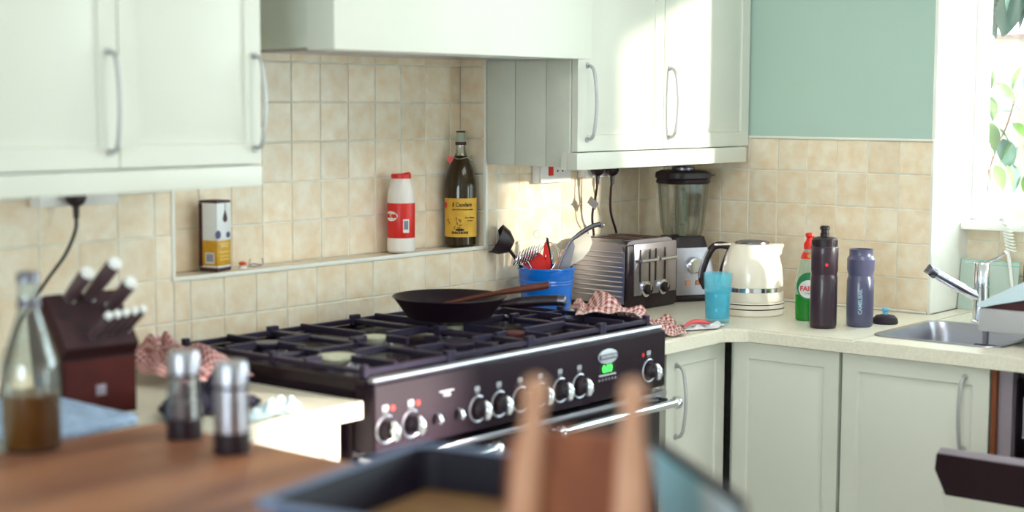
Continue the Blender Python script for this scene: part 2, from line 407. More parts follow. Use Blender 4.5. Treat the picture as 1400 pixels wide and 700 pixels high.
# ------------------------------------------------------------------ fixed furniture
def door_bm(w, h, T, rail=0.062, plain=False, t=0.02):
    b = bmesh.new(); bmesh.ops.create_cube(b, size=1)
    for v in b.verts: v.co = Vector(((v.co.x + .5) * w, (v.co.y + .5) * t, (v.co.z + .5) * h))
    if not plain:
        b.faces.ensure_lookup_table(); f = min(b.faces, key=lambda q: q.calc_center_median().y)
        bmesh.ops.inset_region(b, faces=[f], thickness=rail, depth=0)
        bmesh.ops.inset_region(b, faces=[f], thickness=0.004, depth=-0.005)
        bmesh.ops.inset_region(b, faces=[f], thickness=0.010, depth=0)
        bmesh.ops.inset_region(b, faces=[f], thickness=0.016, depth=0.0045)
    bmesh.ops.transform(b, matrix=T, verts=b.verts)
    return b
def bow(p0, p1, out, depth=0.032, r=0.0048, sag=None):
    p0, p1, out = Vector(p0), Vector(p1), Vector(out)
    b = B(); d = (p1 - p0)
    pts = [p0, p0 + out * depth * .55 + d * .03, p0 + out * depth * .85 + d * .16, p0 + out * depth * 1.05 + d * .5, p1 + out * depth * .85 - d * .16, p1 + out * depth * .55 - d * .03, p1]
    tube(b, curve(pts, 6), r, 10)
    tube(b, [p0, p0 + out * .004], r * 1.7, 10); tube(b, [p1, p1 + out * .004], r * 1.7, 10); return b
RZ = Matrix.Rotation(-PI / 2, 4, 'Z')

# upper cabinets left
def wall_cab(name, label, x0, x1, z1, doors, handle_x, hz, loc):
    t = thing(name, label, 'cabinet', loc)
    b = B(); box(b, x0, x1, -0.303, -0.0015, 1.36, z1, .001); obj('carcass', b, M['creamside'], t, world=True, smooth=False)
    for (a, c), hx in zip(doors, handle_x):
        d = obj('door', door_bm(c - a - .003, z1 - 1.395, Matrix.Translation((a + .0015, -.325, 1.395))), M['cream'], t, world=True)
        obj('handle', bow((hx, -.325, hz[0]), (hx, -.325, hz[1]), (0, -1, 0)), M['handle'], d, world=True)
    return t
tl = wall_cab('wall_cabinet', 'cream wall cabinet at left with two panelled doors, over the knife block', -2.82, -2.05, 2.12, [(-2.805, -2.427), (-2.427, -2.05)], (-2.449, -2.069), (1.427, 1.627), (-2.43, 0, 1.35))
b = B(); box(b, -2.82, -2.052, -.329, -.305, 1.345, 1.391, .003); obj('pelmet', b, M['cream'], tl, world=True)
t2 = wall_cab('wall_cabinet', 'cream wall cabinet with its doors shut, right of the cooker hood above the toaster', -0.908, -0.0065, 2.12, [(-0.908, -0.488), (-0.488, -0.0065)], (-0.864, -0.461), (1.427, 1.63), (-0.45, 0, 1.35))
b = B(); box(b, -.927, -.042, -.34, -.305, 1.345, 1.392, .003); box(b, -.927, -.909, -.305, -.285, 1.345, 1.392); obj('pelmet', b, M['cream'], t2, world=True)
b = B()
for y0, y1 in ((-.303, -.222), (-.220, -.112), (-.110, -.008)): box(b, -.914, -.9082, y0, y1, 1.352, 1.644, .0008)
obj('side_board', b, M['creamside'], t2, world=True)
# cooker hood
t = thing('cooker_hood', 'large plain cream boxed cooker hood above the tiled niche', 'cooker hood', (-1.39, -.1, 1.645))
b = B(); box(b, -1.88, -.916, -.378, -.29, 1.645, 2.3, .002); obj('front_panel', b, M['cream'], t, world=True)
b = B(); box(b, -1.876, -.916, -.29, -.0065, 1.652, 2.3, .001); obj('side_panel', b, M['creamside'], t, world=True)
b = B(); box(b, -1.80, -.99, -.27, -.03, 1.645, 1.6519, .001); obj('filter', b, M['steel'], t, world=True)

# base cabinets
def base_cab(label, cx0, cx1, cy0, cy1, face, doors, loc, ct=.874):
    """face 'y': doors face -y at y = cy0 ; face 'x': doors face -x at x = cx0"""
    t = thing('base_cabinet', label, 'cabinet', loc); b = B(); box(b, cx0 + (.021 if face == 'x' else 0), cx1, cy0 + (.021 if face == 'y' else 0), cy1, 0.1, ct, .001)
    obj('carcass', b, M['creamside'], t, world=True, smooth=False)
    for (a, c, h) in doors:
        if face == 'y': T = Matrix.Translation((a, cy0, .11))
        else: T = Matrix.Translation((cx0, a, .11)) @ RZ
        d = obj('door', door_bm(abs(c - a), .76, T), M['cream'], t, world=True)
        if h:
            if face == 'y': hb = bow((h, cy0, .635), (h, cy0, .83), (0, -1, 0))
            else: hb = bow((cx0, h, .66), (cx0, h, .845), (-1, 0, 0))
            obj('handle', hb, M['handle'], d, world=True)
    b = B()
    if face == 'y': box(b, cx0, cx1, cy0 + .06, cy0 + .075, 0, .1)
    else: box(b, cx0 + .06, cx0 + .075, cy0, cy1, 0, .1)
    obj('plinth', b, M['cream'], t, world=True)
    return t
base_cab('narrow cream base cabinet between range cooker and corner, bow handle on its door', -.93, -.602, -.62, -.012, 'y', [(-.898, -.606, -.852)], (-.77, -.3, 0))
base_cab('cream base cabinet under the kettle and drinks bottles, no visible handle', -.60, -.012, -.973, -.625, 'x', [(-.645, -.970, None)], (-.3, -.8, 0))
base_cab('cream base cabinet under the sink with a bow handle at its right', -.60, -.30, -1.388, -.978, 'x', [(-.981, -1.386, -1.322)], (-.3, -1.18, 0), .74)
base_cab('cream base cabinet left of the range cooker, below the left worktop', -2.60, -2.075, -.60, -.012, 'y', [(-2.595, -2.09, None)], (-2.4, -.3, 0))

# worktops
def worktop(name, label, polys, loc, m='worktop'):
    t = thing(name, label, 'worktop', loc); b = B()
    for p in polys: box(b, *p)
    bmesh.ops.remove_doubles(b, verts=b.verts, dist=1e-5)
    obj('slab', b, M[m], t, world=True, smooth=False); return t
worktop('worktop', 'cream worktop left of the range cooker with knife block on it', [(-3.4, -2.066, -.645, -.001, .874, .91)], (-2.7, -.3, .874))
SX0, SX1, SY0, SY1 = -.50, -.13, -1.36, -1.02
wt = thing('worktop', 'long beige corner worktop carrying toaster, kettle and drinks bottles, with the sink let in', 'worktop', (-.3, -.6, .874))
b = B()
def ring_poly(b, outer, z0, z1):
    t = bmesh.new(); a = [t.verts.new((x, y, z0)) for x, y in outer]; f = t.faces.new(a)
    r = bmesh.ops.extrude_face_region(t, geom=[f]); 
    for v in r['geom']:
        if isinstance(v, bmesh.types.BMVert): v.co.z = z1
    bmesh.ops.recalc_face_normals(t, faces=t.faces[:])
    e = [x for x in t.edges if abs(x.verts[0].co.z - z1) < 1e-6 and abs(x.verts[1].co.z - z1) < 1e-6]
    bmesh.ops.bevel(t, geom=e, offset=.006, segments=3, affect='EDGES')
    merge(b, t)
ring_poly(b, [(-.955, -.0015), (-.0015, -.0015), (-.0015, -.9505), (.2495, -.9505), (.2495, SY1), (-.615, SY1), (-.615, -.70), (-.665, -.65), (-.955, -.65)], .874, .91)
box(b, -.615, SX0, SY0, SY1, .874, .9099); box(b, SX1, .2495, SY0, SY1, .874, .9099); box(b, -.615, .2495, -2.7, SY0, .874, .9099)
obj('slab', b, M['worktop'], wt, world=True)
b = B(); tube(b, [(-.008, -.01, .914), (-.008, -.94, .914)], .004, 8); obj('sealant_bead', b, M['trim'], wt, world=True)
# sink
t = thing('sink', 'stainless steel sink bowl sunk into the corner worktop below the tap', 'sink', (-.3, -1.19, .75))
b = B()
x0, x1, y0, y1 = SX0 + .001, SX1 - .001, SY0 + .001, SY1 - .001
def rrect(x0, x1, y0, y1, r, z, n=6):
    out = []
    for cx, cy, a0 in ((x1 - r, y1 - r, 0), (x0 + r, y1 - r, 90), (x0 + r, y0 + r, 180), (x1 - r, y0 + r, 270)):
        for k in range(n + 1): a = R(a0 + 90 * k / n); out.append((cx + r * math.cos(a), cy + r * math.sin(a), z))
    return out
def loft(bm, rings, cap0=False, cap1=False):
    vs = [[bm.verts.new(p) for p in r] for r in rings]; n = len(vs[0])
    for a, c in zip(vs, vs[1:]):
        for k in range(n): bm.faces.new((a[k], a[(k + 1) % n], c[(k + 1) % n], c[k]))
    if cap0: bm.faces.new(vs[0][::-1])
    if cap1: bm.faces.new(vs[-1])
    return bm
loft(b, [rrect(x0 - .014, x1 + .014, y0 - .014, y1 + .014, .05, .9105), rrect(x0 - .012, x1 + .012, y0 - .012, y1 + .012, .05, .9135), rrect(x0 + .004, x1 - .004, y0 + .004, y1 - .004, .045, .912),
         rrect(x0 + .012, x1 - .012, y0 + .012, y1 - .012, .045, .89), rrect(x0 + .02, x1 - .02, y0 + .02, y1 - .02, .05, .77), rrect(x0 + .05, x1 - .05, y0 + .05, y1 - .05, .04, .752)], cap1=True)
obj('bowl', b, M['steel'], t, world=True)
b = B(); lathe(b, [(.0, .7535), (.03, .7535), (.032, .755), (.04, .7545), (.042, .753)], 24, Tr((x0 + x1) / 2, (y0 + y1) / 2, 0)); obj('drain', b, M['chrome'], t, world=True)
b = B(); box(b, -.22, -.205, -1.30, -1.18, .862, .872, .003); obj('overflow_slot', b, M['rubber'], t, world=True)
# tap
TX, TY = -.06, -1.13
t = thing('mixer_tap', 'tall chrome single lever mixer tap with spout turned towards the kettle', 'tap', (TX, TY, .91))
b = B(); lathe(b, [(.0, 0), (.027, 0), (.027, .005), (.0225, .008), (.0225, .1), (.0205, .101), (.0205, .103), (.0225, .104), (.0225, .168), (.02, .172), (0, .172)], 32); obj('body', b, M['chrome'], t)
b = B(); tube(b, [(0, 0, .070), (-.018, .016, .080), (-.06, .055, .110), (-.108, .096, .144)], [.016, .0165, .015, .0145], 20); obj('spout', b, M['chrome'], t)
b = B(); tube(b, [(-.104, .093, .142), (-.118, .104, .152), (-.122, .107, .142)], [.0165, .0165, .014], 20); obj('nozzle', b, M['darksteel'], t)
b = B(); tube(b, curve([(.0, -.004, .170), (.0, -.02, .176), (.0, -.05, .19), (0, -.068, .205)], 4), .0042, 10); obj('lever', b, M['chrome'], t)

# ------------------------------------------------------------------ range cooker
RX0, RX1, RYF = -2.052, -.968, -.66
rg = thing('range_cooker', 'wide black range cooker with a row of chrome knobs and gas hob', 'cooker', ((RX0 + RX1) / 2, -.3, 0))
def P(name, bm, m, parent=rg, **k): return obj(name, bm, m, parent, world=True, **k)
b = B(); box(b, RX0, RX1, -.60, -.008, .08, .925, .003); P('body', b, M['range'])
b = B()
t_ = rrect(RX0 + .002, RX1 - .002, -.635, -.006, .012, 0)
loft(b, [[(x, y, .926) for x, y, _ in t_], [(x, y, .950) for x, y, _ in t_], [(x * 1 + (0.006 if x < -1.5 else -.006), y + (.006 if y < -.3 else -.006), .953) for x, y, _ in t_],
         [(x + (0.02 if x < -1.5 else -.02), y + (.02 if y < -.3 else -.02), .951) for x, y, _ in t_], [(x + (0.026 if x < -1.5 else -.026), y + (.026 if y < -.3 else -.026), .942) for x, y, _ in t_]], True, True)
P('hob_plate', b, M['black'])
b = B(); box(b, RX0, RX1, -.665, -.6005, .795, .944, .010, 3); cp = P('control_panel', b, M['range'])
b = B(); tube(b, [(RX0 + .01, -.645, .948), (RX1 - .004, -.645, .948)], .009, 14); P('front_rail', b, M['steel'])
b = B(); box(b, RX0 + .004, RX1 - .002, -.672, -.61, .772, .786, .005); P('trim_strip', b, M['steel'])
for xa, xb in ((RX0 + .004, -1.50), (-1.496, RX1 - .004)):
    b = B(); box(b, xa, xb, -.652, -.6005, .30, .768, .006); d = P('oven_door', b, M['black'])
    b = B()
    hx0, hx1 = (xa + .05, xb - .20) if xa < -1.6 else (-1.463, RX1 - .006)
    tube(b, [(hx0, -.705, .757), (hx1, -.705, .757)], .0105, 14)
    h = P('handle', b, M['whiteplastic'] if False else M['chrome'], d)
    for hx in (hx0, hx1):
        b = B(); tube(b, [(hx, -.652, .757), (hx, -.70, .757)], .008, 10); lathe(b, [(0, -.017), (.010, -.014), (.0165, -.004), (.0165, .004), (.010, .014), (0, .017)], 16, Tr(hx, -.705, .757, ry=PI / 2)); P('handle_mount', b, M['chrome'], d)
b = B(); box(b, RX0 + .004, RX1 - .004, -.648, -.6005, .09, .292, .006); P('storage_drawer', b, M['black'])
def knob(x, z, rot=0, ring=True):
    b = B()
    lathe(b, [(0, 0), (.021, 0), (.021, -.006), (.0185, -.014), (.016, -.017), (0, -.0175)], 28, Tr(x, -.665, z, rx=-PI / 2))
    k = P('knob', b, M['rubber'], rg)
    b = B()
    def loc(a, c, d): # a across, c along lever, d outward
        ca, sa = math.cos(rot), math.sin(rot); return (x + a * ca - c * sa, -.665 - d, z + a * sa + c * ca)
    tube(b, [loc(0, -.019, .024), loc(0, -.016, .027), loc(0, -.006, .031), loc(0, .004, .031), loc(0, .014, .027), loc(0, .019, .023)], [.006, .0085, .0105, .0095, .007, .005], 14)
    tube(b, [loc(0, 0, .014), loc(0, 0, .030)], .009, 12)
    P('knob_lever', b, M['chrome'], k)
    b = B(); pts = [(x + .0285 * math.sin(a), -.6655, z + .0285 * math.cos(a)) for a in [R(20 + 320 * i / 40) for i in range(41)]] if ring == 'c' else None
    if pts is None: pts = [(x + .0285 * math.sin(a), -.6655, z + .0285 * math.cos(a)) for a in [R(-300 + 330 * i / 40) for i in range(41)]]
    tube(b, pts, .0027, 8); P('dial_ring', b, M['steel'], k)
for i, (x, kr) in enumerate(((-2.018, .1), (-1.940, .05), (-1.722, 0), (-1.646, .04), (-1.570, 0), (-1.494, -.05), (-1.418, 0), (-1.342, .03), (-1.046, .1))):
    knob(x, .846, kr)
    b = B(); text(b, '88' if i in (0, 1, 8) else '00', .017, Tr(x - .002, -.6655, .891) @ FACE_Y, bold=.0004); box(b, x - .010, x + .006, -.6657, -.6652, .8815, .8825); P('dial_mark', b, M['print_'])
    if i in (0, 1, 8):
        b = B(); lathe(b, [(0, 0), (.0055, 0), (.0055, -.002), (0, -.0025)], 12, Tr(x + (.020 if i != 8 else -.028), -.665, .889, rx=-PI / 2)); P('indicator_lamp', b, M['redprint'])
for x in (-1.862, -1.790):
    b = B(); tube(b, [(x, -.665, .856), (x, -.676, .852), (x, -.680, .842), (x, -.678, .836)], [.004, .005, .007, .004], 10); P('switch', b, M['chrome'])
b = B(); text(b, 'HOB', .011, Tr(-1.826, -.6655, .893) @ FACE_Y, bold=.0003); box(b, -1.849, -1.803, -.6657, -.6652, .900, .903); P('switch_mark', b, M['print_'])
b = B(); lathe(b, [(0, 0), (1, 0), (1, -.003), (.86, -.004), (0, -.004)], 40, Tr(-1.228, -.665, .905, rx=-PI / 2) @ Matrix.Diagonal((.040, .0185, 1, 1)))
bd = P('badge', b, M['satin'])
b = B(); box(b, -1.266, -1.190, -.6705, -.6688, .8985, .9115, .0008); P('badge_band', b, M['greybottle'], bd)
b = B(); text(b, 'RANGEMASTER', .0105, Tr(-1.228, -.6708, .905) @ FACE_Y, bold=.0003, sx=.9); P('badge_lettering', b, M['satin'], bd)
b = B(); box(b, -1.262, -1.196, -.6662, -.665, .862, .886); P('clock_window', b, M['rubber'])
b = B(); text(b, '0:00', .024, Tr(-1.230, -.6665, .874) @ FACE_Y, bold=.0012, sx=.95); P('clock_digits', b, M['led'])
b = B(); box(b, -1.264, -1.194, -.6675, -.665, .857, .861, .0005); P('clock_trim', b, M['satin'])
for k in range(6):
    x = -1.262 + .0135 * k
    b = B(); lathe(b, [(0, 0), (.0035, 0), (.0035, -.002), (0, -.0025)], 10, Tr(x, -.665, .848, rx=-PI / 2)); P('clock_button', b, M['greyframe'])
# burners and grates
BUR = [(-1.93, -.43, .046, 'burner'), (-1.90, -.17, .036, 'iron'), (-1.664, -.29, .034, 'burner'), (-1.60, -.50, .05, 'iron'), (-1.394, -.30, .038, 'burner'), (-1.39, -.50, .032, 'redcap'), (-1.085, -.45, .036, 'iron'), (-1.085, -.17, .036, 'iron')]
for x, y, r, m in BUR:
    b = B(); lathe(b, [(0, .942), (r * 1.25, .942), (r * 1.25, .945), (r * .98, .946), (r * .98, .953), (r * .9, .954), (0, .954)], 28, Tr(x, y, 0)); q_ = P('burner', b, M['darksteel'])
    b = B(); lathe(b, [(0, .9542), (r * .9, .9542), (r, .961), (r, .966), (r * .93, .9685), (0, .969)], 28, Tr(x, y, 0)); P('burner_cap', b, M[m], q_)
    b = B(); tube(b, [(x + r + .012, y - .01, .943), (x + r + .012, y - .01, .962)], [.004, .0025], 8); P('igniter', b, M['whiteplastic'], q_)
def grate(x0, x1, burners):
    b = B(); y0, y1, zt = -.612, -.03, .968; w = .0055
    def bar(xa, ya, xb, yb, z0=.956, z1=zt, hw=w):
        d = Vector((xb - xa, yb - ya, 0)); L_ = d.length
        box(b, 0, L_, -hw, hw, z0, z1, .0018, 1, Matrix.Translation((xa, ya, 0)) @ Matrix.Rotation(math.atan2(d.y, d.x), 4, 'Z'))
    bar(x0, y0, x1, y0); bar(x0, y1, x1, y1); bar(x0, y0, x0, y1); bar(x1, y0, x1, y1)
    if burners[1][1] > -.25: bar(x0, -.33, x1, -.33)
    for cx, cy, r in burners:
        cx = min(max(cx, x0 + .02), x1 - .02); g = r * 1.05
        mid = (burners[0][1] + burners[1][1]) / 2; up = mid if cy < mid else y1; dn = y0 if cy < mid else mid
        bar(cx + g, cy, x1, cy, z1=.974); bar(x0, cy, cx - g, cy, z1=.974); bar(cx, cy + g, cx, up, z1=.974); bar(cx, dn, cx, cy - g, z1=.974)
    for x in (x0, x1):
        for y in (y0, y1, -.33): box(b, x - .008, x + .008, y - .008, y + .008, .951, .978, .002, 1)
    P('pan_support', b, M['iron'])
grate(-2.028, -1.764, [(-1.93, -.43, .046), (-1.90, -.17, .036)])
grate(-1.750, -1.478, [(-1.60, -.50, .05), (-1.66, -.29, .034)])
grate(-1.464, -1.190, [(-1.39, -.50, .032), (-1.394, -.30, .038)])
grate(-1.176, -.985, [(-1.085, -.45, .036), (-1.085, -.17, .036)])

# frying pan
px, py = -1.362, -.262
t = thing('frying_pan', 'black frying pan standing on the rear of the gas hob', 'pan', (px, py, .9785), R(-60))
b = B(); lathe(b, [(0, 0), (.098, 0), (.107, .003), (.142, .052), (.147, .056), (.1455, .058), (.141, .056), (.104, .006), (.09, .0045), (0, .0045)], 56); obj('bowl', b, M['rubber'], t)
b = B(); hc = curve([(.135, 0, .038), (.165, 0, .042), (.19, 0, .045), (.24, 0, .050), (.282, 0, .052)], 5)
tube(b, hc, [.008 + .006 * min(1, i / 8) for i in range(len(hc))], 12); obj('handle', b, M['rubber'], t)
b = B(); lathe(b, [(0, 0), (.0142, 0), (.014, .018), (.008, .022), (0, .0225)], 16, Tr(.280, 0, .052, ry=R(92))); obj('handle_end', b, M['darksteel'], t)
t = thing('spatula', 'wooden spatula lying across the black frying pan', 'spatula', (px, py, .9985))
IR0 = Vector((.633, -.774, 0)); PC = Vector((px, py, 0))
def pa(a, z, d=0): return PC + IR0 * a + Vector((.774, .633, 0)) * d + Vector((0, 0, z))
b = B(); tube(b, curve([pa(-.03, 1.006, .02), pa(.05, 1.026, .02), pa(.13, 1.043, .015)], 6), .0062, 10)
tube(b, curve([pa(.13, 1.043, .015), pa(.18, 1.051, .01), pa(.255, 1.064, .0)], 4), [.007, .0075, .008, .0085, .009, .0095, .010, .010, .0095], 12); obj('handle', b, M['spoonwood'], t, world=True)
b = B(); prism(b, [(-.05, -.020), (.0, -.022), (.02, -.008), (.02, .008), (.0, .022), (-.05, .020)], -.002, .002, Matrix.Translation(pa(-.05, 1.002, .025)) @ Matrix.Rotation(R(-51), 4, 'Z') @ Matrix.Rotation(R(-13), 4, 'Y') @ Matrix.Rotation(PI / 2, 4, 'X')); obj('blade', b, M['palewood'], t, world=True)

# ------------------------------------------------------------------ sockets and cables
def socket(label, x0, x1, z0, z1, loc):
    t = thing('wall_socket', label, 'socket', loc); b = B(); box(b, x0, x1, -.030, -.0005, z0, z1, .004); obj('back_box', b, M['whiteplastic'], t, world=True)
    b = B(); box(b, x0 + .001, x1 - .001, -.036, -.0302, z0 + .001, z1 - .001, .002); obj('face_plate', b, M['whiteplastic'], t, world=True); return t
t = socket('white switched wall socket with small red switch, right of the niche', -.699, -.553, 1.29, 1.376, (-.626, 0, 1.29))
b = B(); box(b, -.664, -.644, -.040, -.036, 1.312, 1.345, .001); obj('switch_rocker', b, M['red'], t, world=True)
b = B(); box(b, -.622, -.616, -.0365, -.0355, 1.322, 1.328); box(b, -.598, -.592, -.0365, -.0355, 1.322, 1.328); obj('fixing_screws', b, M['softblack'], t, world=True)
t = socket('white double wall socket half hidden by the right cabinet, two black plugs in it', -.475, -.330, 1.298, 1.384, (-.40, 0, 1.298))
t = socket('white double wall socket under the left wall cabinet', -2.42, -2.215, 1.302, 1.388, (-2.31, 0, 1.302))
def plug_cable(label, plugpos, pts, group=None, loc=None):
    t = thing('power_cable', label, 'cable', loc or plugpos, group=group); x, y, z = plugpos
    b = B(); lathe(b, [(0, .026), (.019, .026), (.024, .016), (.024, -.004), (.018, -.014), (.008, -.020), (.0065, -.045), (0, -.046)], 20, Tr(x, y, z), 1, .8); obj('plug', b, M['rubber'], t, world=True)
    b = B(); tube(b, curve([(x, y, z - .04)] + pts, 8), .0038, 8); obj('cord', b, M['rubber'], t, world=True); return t
plug_cable('left of the two black plugged cables hanging down behind the toaster', (-.445, -.056, 1.325), [(-.444, -.05, 1.25), (-.435, -.03, 1.18), (-.415, -.022, 1.11), (-.41, -.018, 1.0), (-.41, -.018, .92)])
plug_cable('right of the two black plugged cables, curving down beside the blender', (-.368, -.056, 1.322), [(-.366, -.05, 1.26), (-.345, -.035, 1.19), (-.30, -.025, 1.12), (-.275, -.02, 1.05), (-.27, -.018, .92)])
b = B(); box(b, -.020, .020, -.001, .001, -.012, .012, .0005, 1, Tr(-.462, -.052, 1.222, rz=-.2, ry=R(38))); t = obj('cable_tag', b, M['rubber'])
t['label'] = 'small dark tag hanging on the left cable behind the toaster'; t['category'] = 'tag'
b = B(); tube(b, curve([(-.477, -.02, 1.30), (-.478, -.02, 1.23), (-.468, -.018, 1.17), (-.44, -.018, 1.13), (-.43, -.018, 1.05), (-.43, -.018, .92)], 6), .0022, 8); t = obj('thin_cord', b, M['greyframe']); t['label'] = 'thin grey cord hanging on the tiles left of the black cables'; t['category'] = 'cable'
plug_cable('black plugged cable curving down to the worktop behind the clear oil bottle', (-2.343, -.058, 1.322), [(-2.348, -.06, 1.25), (-2.375, -.06, 1.20), (-2.43, -.06, 1.14), (-2.50, -.07, 1.06), (-2.545, -.08, .96), (-2.56, -.09, .918)])

# ------------------------------------------------------------------ niche objects
LZ = NZ0 + .004
# salt bottle
t = thing('salt_bottle', 'white plastic salt bottle with red cap and red label, in the niche', 'bottle', (-1.216, .044, LZ))
b = B(); lathe(b, [(0, 0), (.034, 0), (.0385, .005), (.0385, .036), (.037, .04), (.037, .135), (.0385, .14), (.036, .165), (.027, .198), (.025, .202), (0, .202)], 40); bo = obj('body', b, M['saltwhite'], t)
ph = facing(-1.216, .044)
b = B(); lathe(b, [(.0375, .040), (.0378, .041), (.0378, .134), (.0375, .135)], 40); obj('label_wrap', b, M['red'], bo)
b = B(); discw(b, .0378, ph, .0, -.031, .100, .022, .0135, 24, .0004); lg = obj('label_panel', b, M['saltwhite'], bo)
b = B(); text(b, 'SAXA', .0155, None, cylwarp(.0378, ph, 0), .0006, bold=.0006)
for v in b.verts: pass
bmesh.ops.transform(b, matrix=Matrix.Rotation(-.031 / .0378, 4, 'Z'), verts=b.verts); bmesh.ops.translate(b, vec=(0, 0, .100), verts=b.verts)
obj('label_lettering', b, M['red'], bo)
b = B(); patch(b, .0382, ph + .36, .23, .055, .092); obj('barcode_panel', b, M['saltwhite'], bo)
b = B()
for k in range(9): patch(b, .0386, ph + .36 - .15 + .037 * k, .009 + .004 * (k % 3 == 0), .064, .088, 2)
obj('barcode', b, M['purple'], bo)
b = B(); lathe(b, [(0, .202), (.0275, .202), (.0275, .2125), (.026, .214), (0, .214)], 32); prism(b, [(0, .2135), (.026, .2135), (.022, .2195)], -.008, .008, Matrix.Rotation(ph + 1.2, 4, 'Z')); obj('cap', b, M['red'], t)

# olive oil bottle
t = thing('olive_oil_bottle', 'tall dark green glass oil bottle with yellow label in the right end of the niche', 'bottle', (-.966, .046, LZ))
R0 = .0455
ph = facing(-.966, .046)
b = B(); lathe(b, [(0, 0), (.040, 0), (R0, .006), (R0, .165), (.044, .185), (.037, .215), (.027, .240), (.0175, .258)], 48); lathe(b, [(0, .257), (.0175, .258)], 48); bo = obj('glass_body', b, M['oilglass'], t)
b = B(); lathe(b, [(.0178, .258), (.0145, .268), (.0135, .285), (.0135, .296)], 32); obj('glass_neck', b, M['clearneck'], t)
b = B(); lathe(b, [(0, .288), (.0155, .288), (.0155, .297), (0, .297)], 28); obj('neck_band', b, M['maroon'], t)
b = B(); lathe(b, [(.0145, .2972), (.0125, .323), (.0, .323)], 28); obj('stopper', b, M['clearplastic'], t)
b = B(); lathe(b, [(0, .323), (.0135, .323), (.0135, .328), (0, .3285)], 28); obj('stopper_top', b, M['maroon'], t)
b = B(); patch(b, R0, ph, 1.42, .028, .138, 28); lb = obj('label_paper', b, M['yellow'], t)
b = B(); text(b, 'Il Casolare', .0165, None, cylwarp(R0 + .0003, ph + .10, .120), .0005, bold=.0003, sx=.82)
text(b, 'OLIO EXTRA VERGINE DI OLIVA', .0052, None, cylwarp(R0 + .0003, ph + .15, .106), .0005, sx=.85)
text(b, 'Non Filtrato', .0062, None, cylwarp(R0 + .0003, ph + .62, .083), .0005); text(b, 'Grezzo', .0062, None, cylwarp(R0 + .0003, ph + .62, .075), .0005)
obj('label_lettering', b, M['darkprint'], lb)
b = B(); text(b, 'FARCHIONI', .009, None, cylwarp(R0 + .0003, ph - .05, .0405), .0005, bold=.0005); obj('maker_lettering', b, M['darkprint'], lb)
b = B(); discw(b, R0 + .0003, ph - .05, .0, 0, .049, .013, .004, 16, .0004); obj('maker_emblem', b, M['darkprint'], lb)
b = B()
for k in range(9):
    a = random.uniform(-.9, .0); z = random.uniform(.055, .082); wv = cylwarp(R0 + .0003, ph + a, z); c = B()
    ang = random.uniform(0, PI)
    pts = [Vector((.006 * math.cos(s) * math.cos(ang) - .002 * math.sin(s) * math.sin(ang), .006 * math.cos(s) * math.sin(ang) + .002 * math.sin(s) * math.cos(ang), .0004)) for s in [2 * PI * i / 10 for i in range(10)]]
    b.faces.new([b.verts.new(wv(p)) for p in pts]); c.free()
obj('label_olive_sprig', b, mat('olive_print', (150, 108, 40), .7), lb)
b = B(); discw(b, R0 + .0003, ph - 1.15, 0, 0, .118, .009, .010, 20, .0004); obj('label_seal', b, M['redprint'], lb)
b = B(); tube(b, [(.022 * math.cos(a), .022 * math.sin(a), .2505 + .002 * math.sin(3 * a)) for a in [2 * PI * i / 24 for i in range(24)]], .0012, 6, closed=True)
vx = Vector((math.cos(ph + 1.3), math.sin(ph + 1.3), 0)); p0 = vx * .023 + Vector((0, 0, .2505))
tube(b, [p0, p0 + vx * .012 + Vector((0, 0, .010))], .0012, 6); tube(b, [p0, p0 + vx * .013 + Vector((0, 0, -.010))], .0012, 6); obj('neck_tie', b, M['clearplastic'], t)
vx = Vector((math.cos(ph - 1.3), math.sin(ph - 1.3), 0)); b = B(); lathe(b, [(0, 0), (.010, 0), (.010, .0015), (0, .0015)], 20, Matrix.Translation(vx * .030 + Vector((0, 0, .247))) @ Matrix.Rotation(ph, 4, 'Z') @ Matrix.Rotation(PI / 2, 4, 'Y')); obj('neck_medal', b, M['pinkred'], t)

# oil tin
t = thing('oil_tin', 'small square tin, white above and gold below, at the left end of the niche', 'tin', (-1.872, .045, LZ), R(12))
h = .027
b = B(); box(b, -h, h, -h, h, .006, .170, .004); bt = obj('body', b, M['tinwhite'], t)
b = B(); box(b, -h - .0006, h + .0006, -h - .0006, h + .0006, 0, .012, .004); box(b, -h - .0006, h + .0006, -h - .0006, h + .0006, .165, .172, .003); obj('rim', b, M['maroon'], t)
b = B(); box(b, -h - .0004, h + .0004, -h - .0004, h + .0004, .0122, .078, .0035); obj('gold_band', b, M['gold'], bt)
b = B(); box(b, -h - .0005, -h + .004, h - .004, h + .0005, .012, .165); box(b, -h - .0008, -h, h - .010, h + .0005, .012, .165); obj('dark_edge', b, M['maroon'], bt)
b = B()
dr = [(0, .028)] + [(.0085 * math.sin(a), -.010 * math.cos(a) + .0) for a in [R(50 + 260 * i / 14) - PI / 1 * 0 for i in range(15)]]
dr = [(0, .022)] + [(.008 * math.cos(a), .009 * math.sin(a)) for a in [R(25 - 230 * i / 14) for i in range(15)]]
prism(b, [(x + .004, z + .128) for x, z in dr], -h - .0012, -h - .0002); tube(b, [(.004, -h - .0006, .148), (.004, -h - .0006, .165)], .0006, 6); obj('oil_drop_print', b, M['maroon'], bt)
b = B(); lathe(b, [(0, 0), (.0105, 0), (.0105, .001), (0, .001)], 24, Tr(-h + .003, -h - .0002, .090, rx=PI / 2)); lathe(b, [(0, 0), (.0075, 0), (.0075, .001), (0, .001)], 24, Tr(.015, -h - .0002, .088, rx=PI / 2)); obj('round_seal_print', b, M['purple'], bt)
b = B()
for z, w in ((.066, .018), (.060, .014), (.046, .018), (.036, .016), (.028, .018)): box(b, -w, w, -h - .0009, -h - .0003, z, z + .0022)
obj('line_print', b, mat('pale_gold_print', (236, 206, 120), .5), bt)
